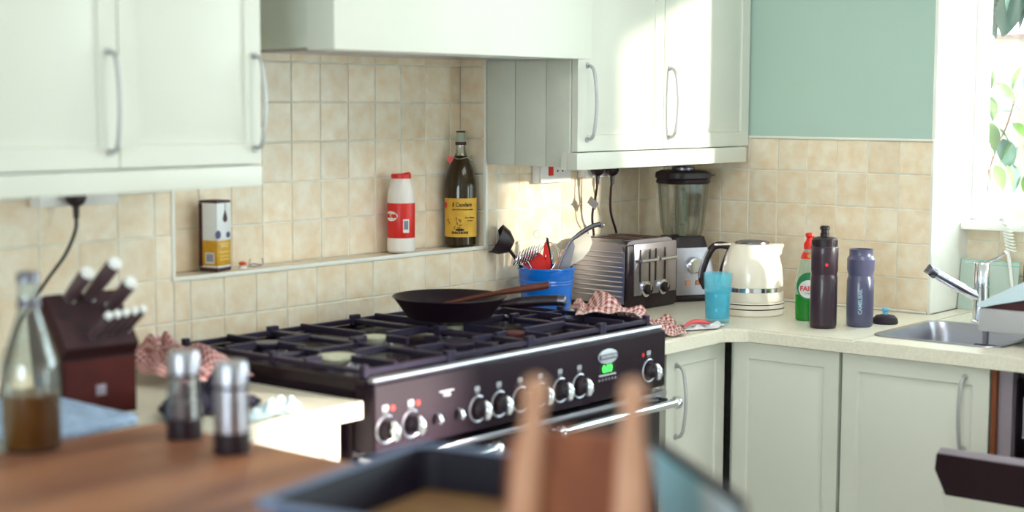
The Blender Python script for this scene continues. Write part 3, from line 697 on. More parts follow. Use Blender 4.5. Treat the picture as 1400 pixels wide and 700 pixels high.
b = B(); box(b, -h - .0010, -h - .0003, -.018, .008, .020, .046); obj('barcode_panel', b, M['tinwhite'], bt)
b = B()
for k in range(7): box(b, -h - .0016, -h - .0009, -.015 + k * .003, -.0135 + k * .003, .024, .043)
obj('barcode', b, M['purple'], bt)

t = thing('bottle_stopper', 'tiny white stopper with orange-red tip beside the gold and white tin', 'stopper', (-1.795, .035, LZ))
b = B(); lathe(b, [(0, 0), (.011, 0), (.010, .006), (.005, .009), (0, .009)], 16); obj('base', b, M['whiteplastic'], t)
b = B(); lathe(b, [(0, .009), (.009, .0092), (.010, .013), (.006, .017), (0, .018)], 16); obj('tip', b, mat('orange_red', (235, 92, 50), .4), t)
b = B(); tube(b, curve([(-.018, 0, .022), (-.020, 0, .008), (-.012, 0, .002), (.016, 0, .0022), (.024, 0, .008), (.021, 0, .021)], 5), .0013, 6); tube(b, curve([(-.018, .006, .003), (0, .010, .008), (.022, .006, .003)], 5), .0013, 6)
t = obj('wire_clip', b, M['greyframe']); t.location = (-1.752, .035, LZ); t['label'] = 'small bent wire clip on the niche ledge, right of the tin'; t['category'] = 'clip'

# ------------------------------------------------------------------ left worktop: knife block
t = thing('knife_block', 'dark wooden knife block full of grey handled knives', 'knife block', (-2.56, -.15, .9105), R(-8))
wv = .160
# profile in (s, z): s runs towards -y
prof = [(.085, 0), (.050, .190), (.125, .238), (.212, .138), (.196, .118), (.196, 0)]
b = B(); t__ = bmesh.new()
a_ = [t__.verts.new((0, -s, z)) for s, z in prof]; c_ = [t__.verts.new((wv, -s, z)) for s, z in prof]
t__.faces.new(a_); t__.faces.new(c_[::-1])
for k in range(len(prof)): t__.faces.new((a_[k], c_[k], c_[(k + 1) % 6], a_[(k + 1) % 6]))
merge(b, t__); kb = obj('body', b, M['knifeblock'], t, smooth=False)
P1, P2 = Vector((0, -.125, .238)), Vector((0, -.212, .138)); ax = (P2 - P1).normalized(); nrm = Vector((0, -1, 0)) * 0 + Vector((0, ax.z, -ax.y)); nrm = nrm if nrm.z > 0 else -nrm
L_ = (P2 - P1).length
Tf = Matrix(((1, ax.x, nrm.x, 0), (0, ax.y, nrm.y, P1.y), (0, ax.z, nrm.z, P1.z), (0, 0, 0, 1)))
b = B(); box(b, .002, wv - .002, .002, L_ - .002, 0, .0015, T=Tf); obj('slot_face', b, M['blockface'], t)
b = B(); box(b, .004, wv - .004, -.198, -.1962, .004, .112); obj('base_panel', b, M['redwood'], t)
b = B(); box(b, .070, .092, -.1995, -.1982, .040, .062, .001); obj('emblem_plate', b, M['greyframe'], t)
b = B()
for u, v in ((.030, .055), (.055, .082)): box(b, u - .011, u + .011, v - .005, v + .005, .0015, .003, T=Tf)
obj('slot', b, M['rubber'], t)['kind'] = 'stuff'
def knife(label, u, v, ln, r, tilt=0.0, tip='whiteplastic', grp=None):
    k = thing('kitchen_knife', label, 'knife', (-2.56, -.15, .9105), R(-8), grp)
    b = B(); o = Tf @ Vector((u, v, .004)); d = (nrm + Vector((tilt, 0, 0))).normalized()
    tube(b, [o + d * s for s in (0, .01, ln * .5, ln - .006, ln)], [r * .8, r, r * 1.1, r * 1.15, r * .95], 12); obj('handle', b, M['knife'], k)
    b = B(); tube(b, [o + d * (ln + .0003), o + d * (ln + .008)], [r * 1.1, r * .9], 12); obj('end_cap', b, M['steel'] if tip == 'steel' else M['whiteplastic'], k)
    b = B(); tube(b, [o - d * .002, o + d * .0], [r * 1.05, r * 1.05], 12); obj('bolster', b, M['chrome'], k)
knife('back left knife in the block, thick grey handle leaning right', .048, .014, .082, .0135, .10)
knife('tallest knife, middle of the three big handles in the block', .092, .014, .108, .0135, .12)
knife('right one of the three big handled knives in the block', .128, .045, .082, .0130, .12)
for k in range(5):
    knife(('first', 'second', 'third', 'fourth', 'last')[k] + ' from the left in the row of small pale tipped knives', .064 + k * .0195, .108 - .002 * k, .066, .008, .12, grp='small knives in the lower row of the block')

# bottle of oil on the table
bx, by, TZ = -2.878, -.672, .95
t = thing('oil_bottle', 'clear glass bottle of golden oil at the left back corner of the wooden table', 'bottle', (bx, by, TZ + .0005))
b = B(); lathe(b, [(.0, 0), (.044, 0), (.048, .006), (.048, .125), (.045, .15), (.030, .195), (.018, .232), (.0165, .262), (.0165, .280)], 40); obj('glass', b, thin_glass('bottle_glass', (228, 236, 234), .10, .03), t)
b = B(); lathe(b, [(0, .005), (.0455, .006), (.0455, .095), (0, .095)], 40); obj('oil', b, M['oil'], t)
b = B(); lathe(b, [(0, .2805), (.0185, .2805), (.0185, .292), (.015, .297), (0, .297)], 28); obj('cap', b, M['darksteel'], t)
b = B(); lathe(b, [(.0185, .238), (.0195, .241), (.0195, .248), (.0175, .251)], 28); obj('neck_collar', b, M['darksteel'], t)

# cloths
def cloth(name, label, cat, corners, m, n=(40, 30), amp=.012, seed=0, fn=None, th=.0025):
    """corners: four 3D points (u0v0, u1v0, u1v1, u0v1); height noise added"""
    A, Bq, Cq, D = [Vector(c) for c in corners]; b = B(); uvl = b.loops.layers.uv.new('UVMap'); g = []
    for j in range(n[1] + 1):
        row = []
        for i in range(n[0] + 1):
            u, v = i / n[0], j / n[1]; p = (A * (1 - u) + Bq * u) * (1 - v) + (D * (1 - u) + Cq * u) * v
            e = min(1, 6 * min(u, 1 - u, v, 1 - v) + .15)
            nz = noise.noise(Vector((u * 4.2 + seed, v * 3.4, seed))) + .5 * noise.noise(Vector((u * 9 + seed, v * 8, seed + 3)))
            p = p + Vector((0, 0, abs(nz) * amp * 2 * e + .001)); p += Vector((noise.noise(Vector((u * 3, v * 3, seed + 9))), noise.noise(Vector((u * 3 + 5, v * 3, seed + 9))), 0)) * amp
            if fn: p = fn(u, v, p)
            row.append((b.verts.new(p), (u, v)))
        g.append(row)
    for j in range(n[1]):
        for i in range(n[0]):
            q4 = (g[j][i], g[j][i + 1], g[j + 1][i + 1], g[j + 1][i]); f = b.faces.new([x[0] for x in q4])
            for lp, x in zip(f.loops, q4): lp[uvl].uv = x[1]
    me_o = obj(name, b, m)
    md = me_o.modifiers.new('thick', 'SOLIDIFY'); md.thickness = th; md.offset = 1
    me_o['label'] = label; me_o['category'] = cat; return me_o
def surf(x, y):  # height of what lies below (range or worktop)
    return .980 if RX0 < x < RX1 - .01 else .9115
def drape(u, v, p):
    s = max(0, min(1, (p.x + .99) / .09)); base = .980 * (1 - s) + .912 * s
    p.z = base + p.z; return p
cloth('tea_towel', 'red and white checked tea towel crumpled over the right end of the hob', 'towel', [(-1.13, -.50, 0), (-.86, -.665, 0), (-.70, -.50, 0), (-.92, -.33, 0)], M['gingham'], amp=.034, seed=2.3, fn=drape)
cloth('food_bag', 'crumpled white plastic bag with red and blue stripes in front of the toaster', 'bag', [(-.775, -.60, .912), (-.68, -.642, .912), (-.61, -.62, .912), (-.665, -.51, .912)], M['bag'], (24, 18), .010, 5.1)
b = B(); tube(b, curve([(-.775, -.592, .925), (-.74, -.60, .934), (-.70, -.605, .93), (-.665, -.61, .922)], 6), [.003 + .004 * math.sin(PI * i / 18) for i in range(19)], 8); t = obj('red_sweet_wrapper', b, M['pinkred']); t['label'] = 'small red wrapper strip on the crumpled white bag'; t['category'] = 'wrapper'
cloth('tea_towel', 'pink checked tea towel bunched against the tiles behind the steel shakers', 'towel', [(-2.24, -.28, .925), (-2.085, -.33, .93), (-2.08, -.03, .985), (-2.23, -.02, .945)], M['ginghamfine'], amp=.036, seed=7.7, th=.003)
cloth('oven_glove', 'dark blue cloth lying between knife block and pink towel', 'cloth', [(-2.53, -.55, .912), (-2.24, -.51, .912), (-2.16, -.36, .925), (-2.34, -.40, .925)], M['darkcloth'], amp=.036, seed=3.3, th=.006)
cloth('folded_cloth', 'pale blue quilted folded cloth beside the clear oil bottle', 'cloth', [(-2.84, -.61, .912), (-2.60, -.585, .912), (-2.585, -.24, .912), (-2.82, -.24, .912)], M['blueweave'], amp=.008, seed=1.3, fn=lambda u, v, p: p + Vector((0, 0, .022)), th=.018)
cloth('plastic_bag', 'small crumpled pale bag half hidden behind the right steel shaker', 'bag', [(-2.40, -.64, .912), (-2.24, -.635, .912), (-2.19, -.57, .912), (-2.30, -.58, .912)], M['palegloss'], (24, 18), .022, 9.3)

# ------------------------------------------------------------------ wooden table and things on it
TX0, TX1, TY0, TY1 = -3.95, -2.60, -2.35, -.652
t = thing('wooden_table', 'reddish brown wooden table in the foreground holding shakers and roasting tin', 'table', ((TX0 + TX1) / 2, (TY0 + TY1) / 2, 0))
b = B(); box(b, TX0, TX1, TY0, TY1, .91, .95, .004); obj('tabletop', b, M['wood'], t, world=True)
for x in (TX0 + .06, TX1 - .06):
    for y in (TY0 + .06, TY1 - .06):
        b = B(); box(b, x - .03, x + .03, y - .03, y + .03, 0, .9095, .003); obj('leg', b, M['wood'], t, world=True)
b = B(); box(b, TX0 + .05, TX1 - .05, TY1 - .08, TY1 - .06, .82, .9095); box(b, TX0 + .05, TX1 - .05, TY0 + .06, TY0 + .08, .82, .9095); obj('apron', b, M['wood'], t, world=True)
def shaker(label, x, y, fill):
    t = thing('steel_shaker', label, 'shaker', (x, y, TZ + .0005))
    b = B(); lathe(b, [(0, 0), (.030, 0), (.0305, .004), (.0305, .034), (.029, .036), (0, .036)], 36); obj('base', b, M['rubber'], t)
    b = B(); lathe(b, [(.029, .0362), (.029, .06), (.0275, .105), (.0275, .108)], 36); obj('body', b, fill, t)
    if fill is not M['steel']:
        b = B(); lathe(b, [(0, .037), (.026, .037), (.026, .062), (0, .066)], 28); obj('contents', b, M['greyframe'], t)
    b = B(); lathe(b, [(0, .108), (.0265, .108), (.0265, .113), (0, .113)], 36); obj('collar', b, M['rubber'], t)
    b = B(); lathe(b, [(.0, .113), (.0275, .1132), (.0275, .146), (.0245, .152), (0, .153)], 36); obj('head', b, M['steel'], t)
shaker('left steel shaker with clear middle and black base on the wooden table', -2.657, -.797, thin_glass('shaker_glass', (214, 220, 226), .22, .1))
shaker('right steel shaker with solid metal body and black base on the wooden table', -2.681, -.948, M['steel'])

# roasting tin
t = thing('roasting_tin', 'dark deep roasting tin lined with brown paper on the wooden table', 'roasting tin', (-3.115, -1.50, TZ + .0005), R(11))
b = B(); WX, WYD, HT = .38, .30, .088
def rr(i, z, r=.03): return [(x, y, z) for x, y, _ in rrect(i, WX - i, -WYD + i, -i, max(r - i * .3, .01), 0)]
loft(b, [rr(.022, 0), rr(.004, HT - .004), rr(-.010, HT), rr(-.0105, HT + .004), rr(.006, HT + .003), rr(.024, .004)], True, True); obj('pan', b, M['tray'], t)
b = B(); loft(b, [rr(.007, HT + .0032), rr(-.011, HT + .0045), rr(-.0125, HT + .001), rr(-.0105, HT - .004)]); obj('rim', b, M['trayrimlit'], t)
b = B(); box(b, .03, WX - .03, -WYD + .03, -.03, .006, .036, .004); obj('paper_lining', b, M['parchment'], t)
# wooden stand
sx_, sy_ = -3.062, -1.956
t = thing('wooden_stand', 'brown wooden stand with two round tipped posts, out of focus in the foreground', 'stand', (sx_, sy_, TZ + .0005), math.atan2(-.774, .633))
for s, hh in ((-.049, .292), (.053, .290)):
    b = B(); pts = [(s * 1.0 + (-.026 if s < 0 else -.004) * (1 - z / .29), 0, z) for z in (0, .1, .2, hh - .05, hh - .035, hh - .02, hh - .006, hh)]
    tube(b, pts, [.020, .019, .016, .012, .012, .0145, .012, .004], 16); obj('post', b, M['palewood'], t)
b = B(); prism(b, [(-.088, .012), (.082, .012), (.076, .205), (.03, .228), (-.060, .234), (-.080, .215)], .006, .02); obj('back_panel', b, M['brownwood'], t)
b = B(); box(b, -.095, .07, -.035, .05, 0, .012, .003); obj('foot', b, M['brownwood'], t)
# pale blue folder
t = thing('blue_folder', 'glossy pale blue folder leaning at the right edge of the wooden table', 'folder', (0, 0, 0))
A, Bp = Vector((-2.705, -1.800, 1.082)), Vector((-2.900, -2.045, 1.082)); A2, B2 = Vector((-2.685, -1.812, .957)), Vector((-2.880, -2.057, .957))
t.location = (A2 + B2) / 2
def slab4(b, p, n, th):
    n = n.normalized() * th; a = [b.verts.new(x) for x in p]; c = [b.verts.new(x - n) for x in p]
    b.faces.new(a); b.faces.new(c[::-1])
    for k in range(4): b.faces.new((a[k], c[k], c[(k + 1) % 4], a[(k + 1) % 4]))
nn = (Bp - A).cross(A2 - A); nn = nn if nn.x < 0 else -nn
mid = A.lerp(Bp, .62); mid2 = A2.lerp(B2, .62)
b = B(); slab4(b, [A, mid, mid2, A2], nn, .004); obj('cover', b, M['bluegloss'], t, world=True)
b = B(); slab4(b, [mid, Bp, B2, mid2], nn, .004); obj('pale_flap', b, M['palegloss'], t, world=True)
b = B(); o_ = -nn.normalized() * .0045; slab4(b, [A + o_ + Vector((0, 0, .008)), Bp + o_ + Vector((0, 0, .008)), B2 + o_, A2 + o_], nn, .010); obj('back_cover', b, M['softblack'], t, world=True)

# ------------------------------------------------------------------ utensil crock
cx, cy = -.785, -.125
t = thing('utensil_crock', 'glossy blue ribbed utensil crock beside the toaster', 'pot', (cx, cy, .9105))
b = B(); lathe(b, [(0, 0), (.066, 0), (.070, .005), (.0765, .095), (.0792, .098), (.0770, .102), (.0792, .106), (.0772, .110), (.0796, .114), (.081, .138), (.0845, .140), (.0845, .145), (.080, .146), (.077, .142), (.066, .008), (0, .006)], 48); obj('pot', b, M['bluepot'], t)
cz = .9105
IR = Vector((.633, -.774, 0)); IF = Vector((.774, .633, 0)); UP = Vector((0, 0, 1)); CC = Vector((cx, cy, cz))
def cp_(a, h, d=0): return CC + IR * a + UP * h + IF * d      # a: to the right as seen from the room, d: away
# ladle
t = thing('ladle', 'black plastic ladle leaning left out of the blue crock', 'ladle', tuple(cp_(-.03, .02)))
b = B(); tube(b, curve([cp_(-.02, .015, .01), cp_(-.06, .12, .0), cp_(-.10, .185, -.01), cp_(-.125, .205, -.01)], 5), .0048, 8); obj('handle', b, M['rubber'], t, world=True)
b = B(); T_ = Matrix.Translation(cp_(-.134, .222, -.01)) @ Matrix.Rotation(math.atan2(-.774, .633), 4, 'Z') @ Matrix.Rotation(R(-62), 4, 'Y') @ Matrix.Rotation(R(8), 4, 'X') @ Matrix.Scale(1.25, 4, (0, 0, 1))
lathe(b, [(0, -.030), (.021, -.029), (.038, -.011), (.045, .010), (.043, .010), (.036, -.010), (.020, -.026), (0, -.030)], 28, T_); obj('bowl', b, M['rubber'], t, world=True)
# whisk of wire (flat spring)
t = thing('spring_whisk', 'chrome spring whisk in the crock, in front of the ladle', 'whisk', tuple(cp_(-.02, .02)))
b = B(); ctrl = [cp_(-.005, .03, -.02), cp_(-.035, .13, -.045), cp_(-.055, .165, -.05)]; tube(b, ctrl, .003, 8)
p0, p1 = cp_(-.092, .170, -.05), cp_(-.022, .196, -.05); pts = []
for i in range(90):
    s = i / 89; c = p0.lerp(p1, s); a = s * 2 * PI * 9; w_ = .018 + .012 * math.sin(PI * s)
    pts.append(c + (UP * .9 + IR * .4).normalized() * math.cos(a) * w_ + IF * math.sin(a) * .008)
tube(b, pts, .0014, 6); tube(b, [p0, cp_(-.055, .165, -.05), p1], .0016, 6); obj('coil', b, M['chrome'], t, world=True)
def flat(name, label, cat, m, handle, blade, hm=None, th=.002):
    """blade: polygon of (a, h) in the picture-parallel plane at depth d"""
    t = thing(name, label, cat, tuple(cp_(handle[0][0], .02)))
    b = B(); tube(b, curve([cp_(*p) for p in handle], 5), .0045, 8); obj('handle', b, hm or m, t, world=True)
    d = handle[-1][2]; b = B(); a_ = [b.verts.new(cp_(x, h, d - th)) for x, h in blade]; c_ = [b.verts.new(cp_(x, h, d + th)) for x, h in blade]
    b.faces.new(a_); b.faces.new(c_[::-1]); n = len(blade)
    for k in range(n): b.faces.new((a_[k], c_[k], c_[(k + 1) % n], a_[(k + 1) % n]))
    obj('blade', b, m, t, world=True); return t
flat('spatula', 'broad red spatula in the blue crock', 'spatula', M['red'], [(.0, .03, -.03), (-.012, .13, -.03)], [(-.070, .158), (-.084, .172), (-.060, .190), (-.035, .196), (-.012, .182), (.0, .150), (.003, .128), (-.035, .128)])
flat('peeler', 'red handled peeler standing upright in the blue crock', 'utensil', M['red'], [(.0, .03, -.01), (-.002, .14, -.01)], [(-.006, .13), (-.010, .185), (-.006, .215), (-.001, .220), (.006, .195), (.012, .160), (.012, .13)])
flat('serving_tongs', 'dark gripped tongs beside the red peeler in the crock', 'tongs', M['rubber'], [(.01, .03, .0), (.008, .14, .0)], [(.006, .14), (-.004, .20), (.0, .232), (.005, .228), (.012, .19), (.018, .14)])
flat('wooden_spoon', 'brown wooden spoon in the right half of the crock', 'spoon', M['palewood'], [(.01, .03, .03), (.03, .14, .03)], [(.022, .13), (.030, .165), (.045, .192), (.058, .196), (.062, .180), (.055, .15), (.045, .13)])
flat('metal_spatula', 'short steel slotted spatula in the right half of the crock', 'spatula', M['steel'], [(.02, .03, .0), (.045, .14, .0)], [(.040, .13), (.050, .19), (.060, .215), (.078, .218), (.082, .205), (.072, .16), (.066, .13)])
flat('spoon', 'large cream spoon leaning right out of the crock over the toaster', 'spoon', M['creamkettle'], [(.0, .03, .04), (.05, .13, .03)], [(.060, .135), (.078, .150), (.105, .165), (.125, .190), (.134, .215), (.126, .238), (.100, .240), (.082, .222), (.066, .18)])
t = thing('balloon_whisk', 'thin wire balloon whisk in the middle of the crock', 'whisk', tuple(cp_(0, .02)))
b = B(); tube(b, [cp_(0, .03, .02), cp_(.005, .12, .02)], .004, 8)
for k in range(5):
    w_ = math.cos(PI * k / 5) * .035; w2 = math.sin(PI * k / 5) * .035
    tube(b, curve([cp_(.006, .12, .02), cp_(.008 + w_, .175, .02 + w2), cp_(.010, .215, .02), cp_(.008 - w_, .175, .02 - w2), cp_(.006, .12, .02)], 6), .0009, 5)
obj('wires', b, M['chrome'], t, world=True)
t = thing('skimmer', 'steel long handled skimmer leaning right with a ring at its tip', 'utensil', tuple(cp_(.03, .02)))
b = B(); tube(b, curve([cp_(.02, .04, -.02), cp_(.035, .145, -.02), cp_(.065, .215, -.02), (cp_(.085, .235, -.02)), cp_(.125, .262, -.02), cp_(.155, .272, -.02)], 6), [.003] * 12 + [.003 + .004 * min(1, i / 8) for i in range(19)], 8); obj('handle', b, M['darksteel'], t, world=True)
b = B(); tube(b, [cp_(.155, .268, -.02) + IR * .008 * math.cos(a) + UP * .006 * math.sin(a) for a in [2 * PI * i / 12 for i in range(12)]], .0022, 6, closed=True); obj('ring', b, M['darksteel'], t, world=True)
t = thing('skewer', 'thin wire skewer with a loop end rising from the crock against the tiles', 'skewer', tuple(cp_(-.03, .02)))
b = B(); tube(b, [cp_(-.01, .03, .03), cp_(-.026, .225, .04)], .0009, 6); tube(b, [cp_(-.028, .236, .04) + IR * .009 * math.cos(a) + UP * .011 * math.sin(a) for a in [2 * PI * i / 14 for i in range(14)]], .0009, 6, closed=True); obj('wire', b, M['wire'], t, world=True)

# ------------------------------------------------------------------ toaster
t = thing('toaster', 'four slice steel toaster with ribbed side, two levers and two knobs', 'toaster', (-.555, -.25, .9105))
TW, TD, TH = .265, .215, .21
b = B(); box(b, .004, TW - .004, .006, TD - .004, 0, .022, .004); obj('base', b, M['rubber'], t)
b = B()
pr = [(0.0, .022), (0.0, TH - .04), (.006, TH - .018), (.020, TH - .004), (.04, TH), (TW - .04, TH), (TW - .020, TH - .004), (TW - .006, TH - .018), (TW, TH - .04), (TW, .022)]
prism(b, [(x + .0, z) for x, z in pr], .012, TD - .006, bev=.0); obj('shell', b, M['steel'], t)
b = B(); prism(b, [(y, z) for y, z in [(.010, .03), (.010, TH - .035), (.022, TH - .012), (.04, TH - .006), (TD - .03, TH - .006), (TD - .012, TH - .03), (TD - .012, .03)]], -.004, .0005, Matrix(((0, 1, 0, -.001), (1, 0, 0, 0), (0, 0, 1, 0), (0, 0, 0, 1)))); obj('side_plate', b, M['steel'], t)
b = B()
for k in range(10):
    z = .045 + k * .0145; tube(b, [(-.0052, .016, z), (-.0052, TD - .02, z)], .0026, 8)
obj('side_ribs', b, M['steel'], t)
b = B(); box(b, .0, TW, .0, .0118, .008, TH - .012, .006); obj('end_frame', b, M['rubber'], t)
b = B(); box(b, .030, TW - .012, -.004, .002, .045, TH - .010, .003); fp = obj('face_panel', b, M['steel'], t)
b = B()
for x in (.058, .108, .140, .190):
    tube(b, [(x, -.0045, .085), (x, -.0045, .182)], .0028, 8)
obj('lever_slots', b, M['rubber'], fp)
for x0, x1 in ((.040, .128), (.142, .226)):
    b = B(); tube(b, [(x0, -.020, .150), (x1, -.020, .150)], .0055, 12); tube(b, [((x0 + x1) / 2 - .02, -.004, .150), ((x0 + x1) / 2 - .02, -.018, .150)], .004, 8); tube(b, [((x0 + x1) / 2 + .02, -.004, .150), ((x0 + x1) / 2 + .02, -.018, .150)], .004, 8); obj('lever', b, M['chrome'], t)
for x in (.085, .176):
    b = B(); lathe(b, [(.016, 0), (.023, 0), (.023, .006), (.016, .008)], 28, Tr(x, -.004, .062, rx=PI / 2)); k_ = obj('knob_bezel', b, M['chrome'], t)
    b = B(); lathe(b, [(0, 0), (.0155, 0), (.0150, .018), (.012, .021), (0, .021)], 24, Tr(x, -.004, .062, rx=PI / 2)); obj('knob', b, M['rubber'], t)
    b = B(); box(b, x - .003, x + .003, -.027, -.0255, .062, .076, .001); obj('knob_pointer', b, M['chrome'], t)
b = B()
for x in (.050, .095, .150, .195): box(b, x, x + .026, .035, TD - .03, TH - .002, TH + .0012, .001)
obj('bread_slot', b, mat('slot_brown', (70, 42, 34), .6), t)
b = B(); box(b, .012, TW - .012, .022, .030, TH - .001, TH + .002, .001); obj('top_seam', b, M['rubber'], t)

# ------------------------------------------------------------------ blender
t = thing('jug_blender', 'jug blender with clear jar, black lid and silver base in the corner', 'blender', (-.165, -.185, .9105), R(-30))
b = B(); box(b, -.085, .085, -.085, .085, .0, .022, .010); obj('foot', b, M['rubber'], t)
b = B(); loft(b, [rrect(-.085, .085, -.088, .085, .02, .022), rrect(-.080, .080, -.084, .080, .02, .10), rrect(-.066, .066, -.072, .066, .02, .168)], True, True); mb = obj('motor_base', b, M['steel'], t)
b = B(); lathe(b, [(0, 0), (.026, 0), (.025, .014), (.02, .018), (0, .018)], 28, Tr(.0, -.080, .115, rx=PI / 2 + .12)); obj('dial', b, M['chrome'], mb)
b = B(); box(b, -.03, -.012, -.0895, -.085, .052, .068, .002); box(b, .004, .038, -.0895, -.085, .052, .068, .002); obj('button', b, M['palewood'], mb)
b = B(); loft(b, [rrect(-.064, .064, -.064, .064, .02, .1685), rrect(-.056, .056, -.056, .056, .02, .200)], True, True); obj('collar', b, M['rubber'], t)
b = B()
def ribbed(r, z, n=48):
    out = []
    for k in range(n):
        a = 2 * PI * k / n; q_ = 1 / (abs(math.cos(a)) ** 6 + abs(math.sin(a)) ** 6) ** (1 / 6); out.append((r * min(q_, 1.16) * math.cos(a), r * min(q_, 1.16) * math.sin(a), z))
    return out
loft(b, [ribbed(.052, .2005), ribbed(.060, .23), ribbed(.070, .365)]); obj('jar', b, thin_glass('jar_glass', (226, 226, 222), .10, .04), t)
b = B()
for k in range(4):
    a = PI / 4 + k * PI / 2; c = Vector((math.cos(a), math.sin(a), 0)); tube(b, [c * .062 + UP * .21, c * .074 + UP * .36], .0022, 6)
obj('jar_rib', b, M['clearplastic'], t)
b = B(); lathe(b, [(0, .2005), (.012, .2005), (.009, .235), (.014, .24), (.014, .335), (.010, .345), (0, .35)], 20); obj('centre_column', b, M['clearplastic'], t)
b = B(); loft(b, [ribbed(.072, .3655), ribbed(.075, .372), ribbed(.072, .380), ribbed(.077, .384), ribbed(.076, .400), ribbed(.06, .408)], True, True); prism(b, [(.07, .385), (.105, .388), (.105, .393), (.07, .398)], -.018, .018); obj('lid', b, M['rubber'], t)
b = B(); lathe(b, [(0, .4082), (.036, .4082), (.036, .416), (.030, .420), (0, .420)], 28); obj('lid_cap', b, M['darksteel'], t)

# ------------------------------------------------------------------ kettle
kx, ky = -.325, -.535
t = thing('kettle', 'cream kettle with a chrome band, black and cream handle at its left', 'kettle', (kx, ky, .9105), math.atan2(-.774, .633))
b = B(); lathe(b, [(0, 0), (.094, 0), (.097, .004), (.097, .036), (.094, .040), (0, .040)], 48); bs = obj('base', b, M['creamkettle'], t)
b = B(); lathe(b, [(.0973, .0195), (.0975, .021), (.0973, .0225)], 48); lathe(b, [(.0973, .0335), (.0975, .035), (.0973, .0365)], 48); obj('base_groove', b, M['rubber'], bs)
b = B(); lathe(b, [(0, .0405), (.0925, .0405), (.0935, .046), (.0935, .070), (.0915, .0705), (.0915, .071), (.092, .1), (.088, .14), (.079, .175), (.068, .20), (.065, .206), (.06, .2075), (0, .2075)], 48)
obj('body', b, M['creamkettle'], t)
b = B(); lathe(b, [(.0938, .0695), (.0945, .0705), (.0940, .0825), (.0928, .0835)], 48); obj('chrome_band', b, M['chrome'], t)
b = B(); prism(b, [(.045, .2065), (.094, .2075), (.080, .180), (.076, .165), (.05, .17)], -.020, .020, bev=.004); obj('spout', b, M['creamkettle'], t)
b = B(); lathe(b, [(0, .2077), (.050, .2077), (.049, .213), (.030, .2165), (0, .2175)], 36); obj('lid', b, M['darksteel'], t)
b = B(); hp = curve([(-.060, 0, .196), (-.095, 0, .202), (-.120, 0, .190), (-.142, 0, .140), (-.148, 0, .105), (-.135, 0, .075)], 6)
tube(b, hp, .0105, 12); obj('handle', b, M['rubber'], t)
b = B(); hp2 = curve([(-.058, 0, .202), (-.072, 0, .17), (-.086, 0, .13), (-.094, 0, .09)], 5); tube(b, hp2, .0095, 12); obj('handle_inner', b, M['rubber'], t)
b = B(); prism(b, [(-.115, .2065), (-.062, .2085), (-.062, .2015), (-.112, .1995)], -.011, .011, bev=.002); obj('handle_top', b, M['creamkettle'], t)
b = B(); tube(b, curve([(-.131, -.010, .190), (-.150, -.010, .142), (-.157, -.010, .105)], 6), .0028, 8); obj('handle_trim', b, M['steel'], t)

# tumbler
gx, gy = -.555, -.562
t = thing('blue_tumbler', 'blue plastic tumbler with faceted sides, half full, on the worktop corner', 'tumbler', (gx, gy, .9105))
b = B(); n = 40
def fac(r, z): return [(r * (1 + .010 * math.cos(10 * 2 * PI * k / n)) * math.cos(2 * PI * k / n), r * (1 + .010 * math.cos(10 * 2 * PI * k / n)) * math.sin(2 * PI * k / n), z) for k in range(n)]
loft(b, [fac(.033, 0), fac(.034, .004), fac(.0355, .042), fac(.0345, .045), fac(.0362, .048), fac(.0378, .082), fac(.0368, .085), fac(.0388, .088), fac(.0405, .128), fac(.041, .140), fac(.0392, .140), fac(.0372, .10), fac(.034, .012)], True, True)
obj('cup', b, M['blueglass'], t)
b = B(); lathe(b, [(0, .0125), (.0325, .0125), (.0355, .088), (0, .088)], 32); obj('water', b, M['water'], t)

# washing-up liquid
t = thing('washing_up_bottle', 'green washing-up liquid bottle with red cap behind the black drinks bottle', 'bottle', (-.350, -.738, .9105))
ph = facing(-.35, -.738)
def oval(z, a, c=.024): return [(a * math.cos(s), c * math.sin(s), z) for s in [2 * PI * k / 36 for k in range(36)]]
def rot_bm(b, a): bmesh.ops.rotate(b, matrix=Matrix.Rotation(a, 3, 'Z'), verts=b.verts); return b
ra = ph + PI / 2
b = B(); loft(b, [oval(0, .033), oval(.003, .036), oval(.05, .038), oval(.075, .0385)], True, True); obj('liquid', rot_bm(b, ra), M['green'], t)
b = B(); loft(b, [oval(.0752, .0385), oval(.11, .038), oval(.15, .032), oval(.18, .024, .020), oval(.197, .017, .015), oval(.205, .014, .013)], True, True); obj('clear_upper_body', rot_bm(b, ra), M['clearplastic'], t)
def ovalface(b, pts, off=.0):
    vs = []
    for x, z in pts:
        w_ = .0385 if z < .11 else .0385 - (z - .11) * .12; y_ = -.024 * math.sqrt(max(0, 1 - (x / w_) ** 2)) - off
        vs.append(b.verts.new((x, y_, z)))
    b.faces.new(vs)
def ell(cx_, cz_, rx, rz, n=28): return [(cx_ + rx * math.cos(2 * PI * k / n), cz_ + rz * math.sin(2 * PI * k / n)) for k in range(n)]
ra2 = ph + PI / 2
b = B(); 
for i in range(12):
    x0_, x1_ = -.034 + i * .0057, -.034 + (i + 1) * .0057
    h0, h1 = [.040 * math.sqrt(max(0, 1 - (x / .0345) ** 2)) for x in (x0_, x1_)]
    ovalface(b, [(x0_, .100 - h0), (x1_, .100 - h1), (x1_, .100 + h1), (x0_, .100 + h0)], .001)
obj('green_label', rot_bm(b, ra2), M['greenprint'], t)
b = B()
for i in range(12):
    x0_, x1_ = -.028 + i * .00467, -.028 + (i + 1) * .00467
    h0, h1 = [.026 * math.sqrt(max(0, 1 - (x / .0285) ** 2)) for x in (x0_, x1_)]
    ovalface(b, [(x0_, .092 - h0), (x1_, .092 - h1), (x1_, .092 + h1), (x0_, .092 + h0)], .0018)
obj('white_label', rot_bm(b, ra2), M['whiteplastic'], t)
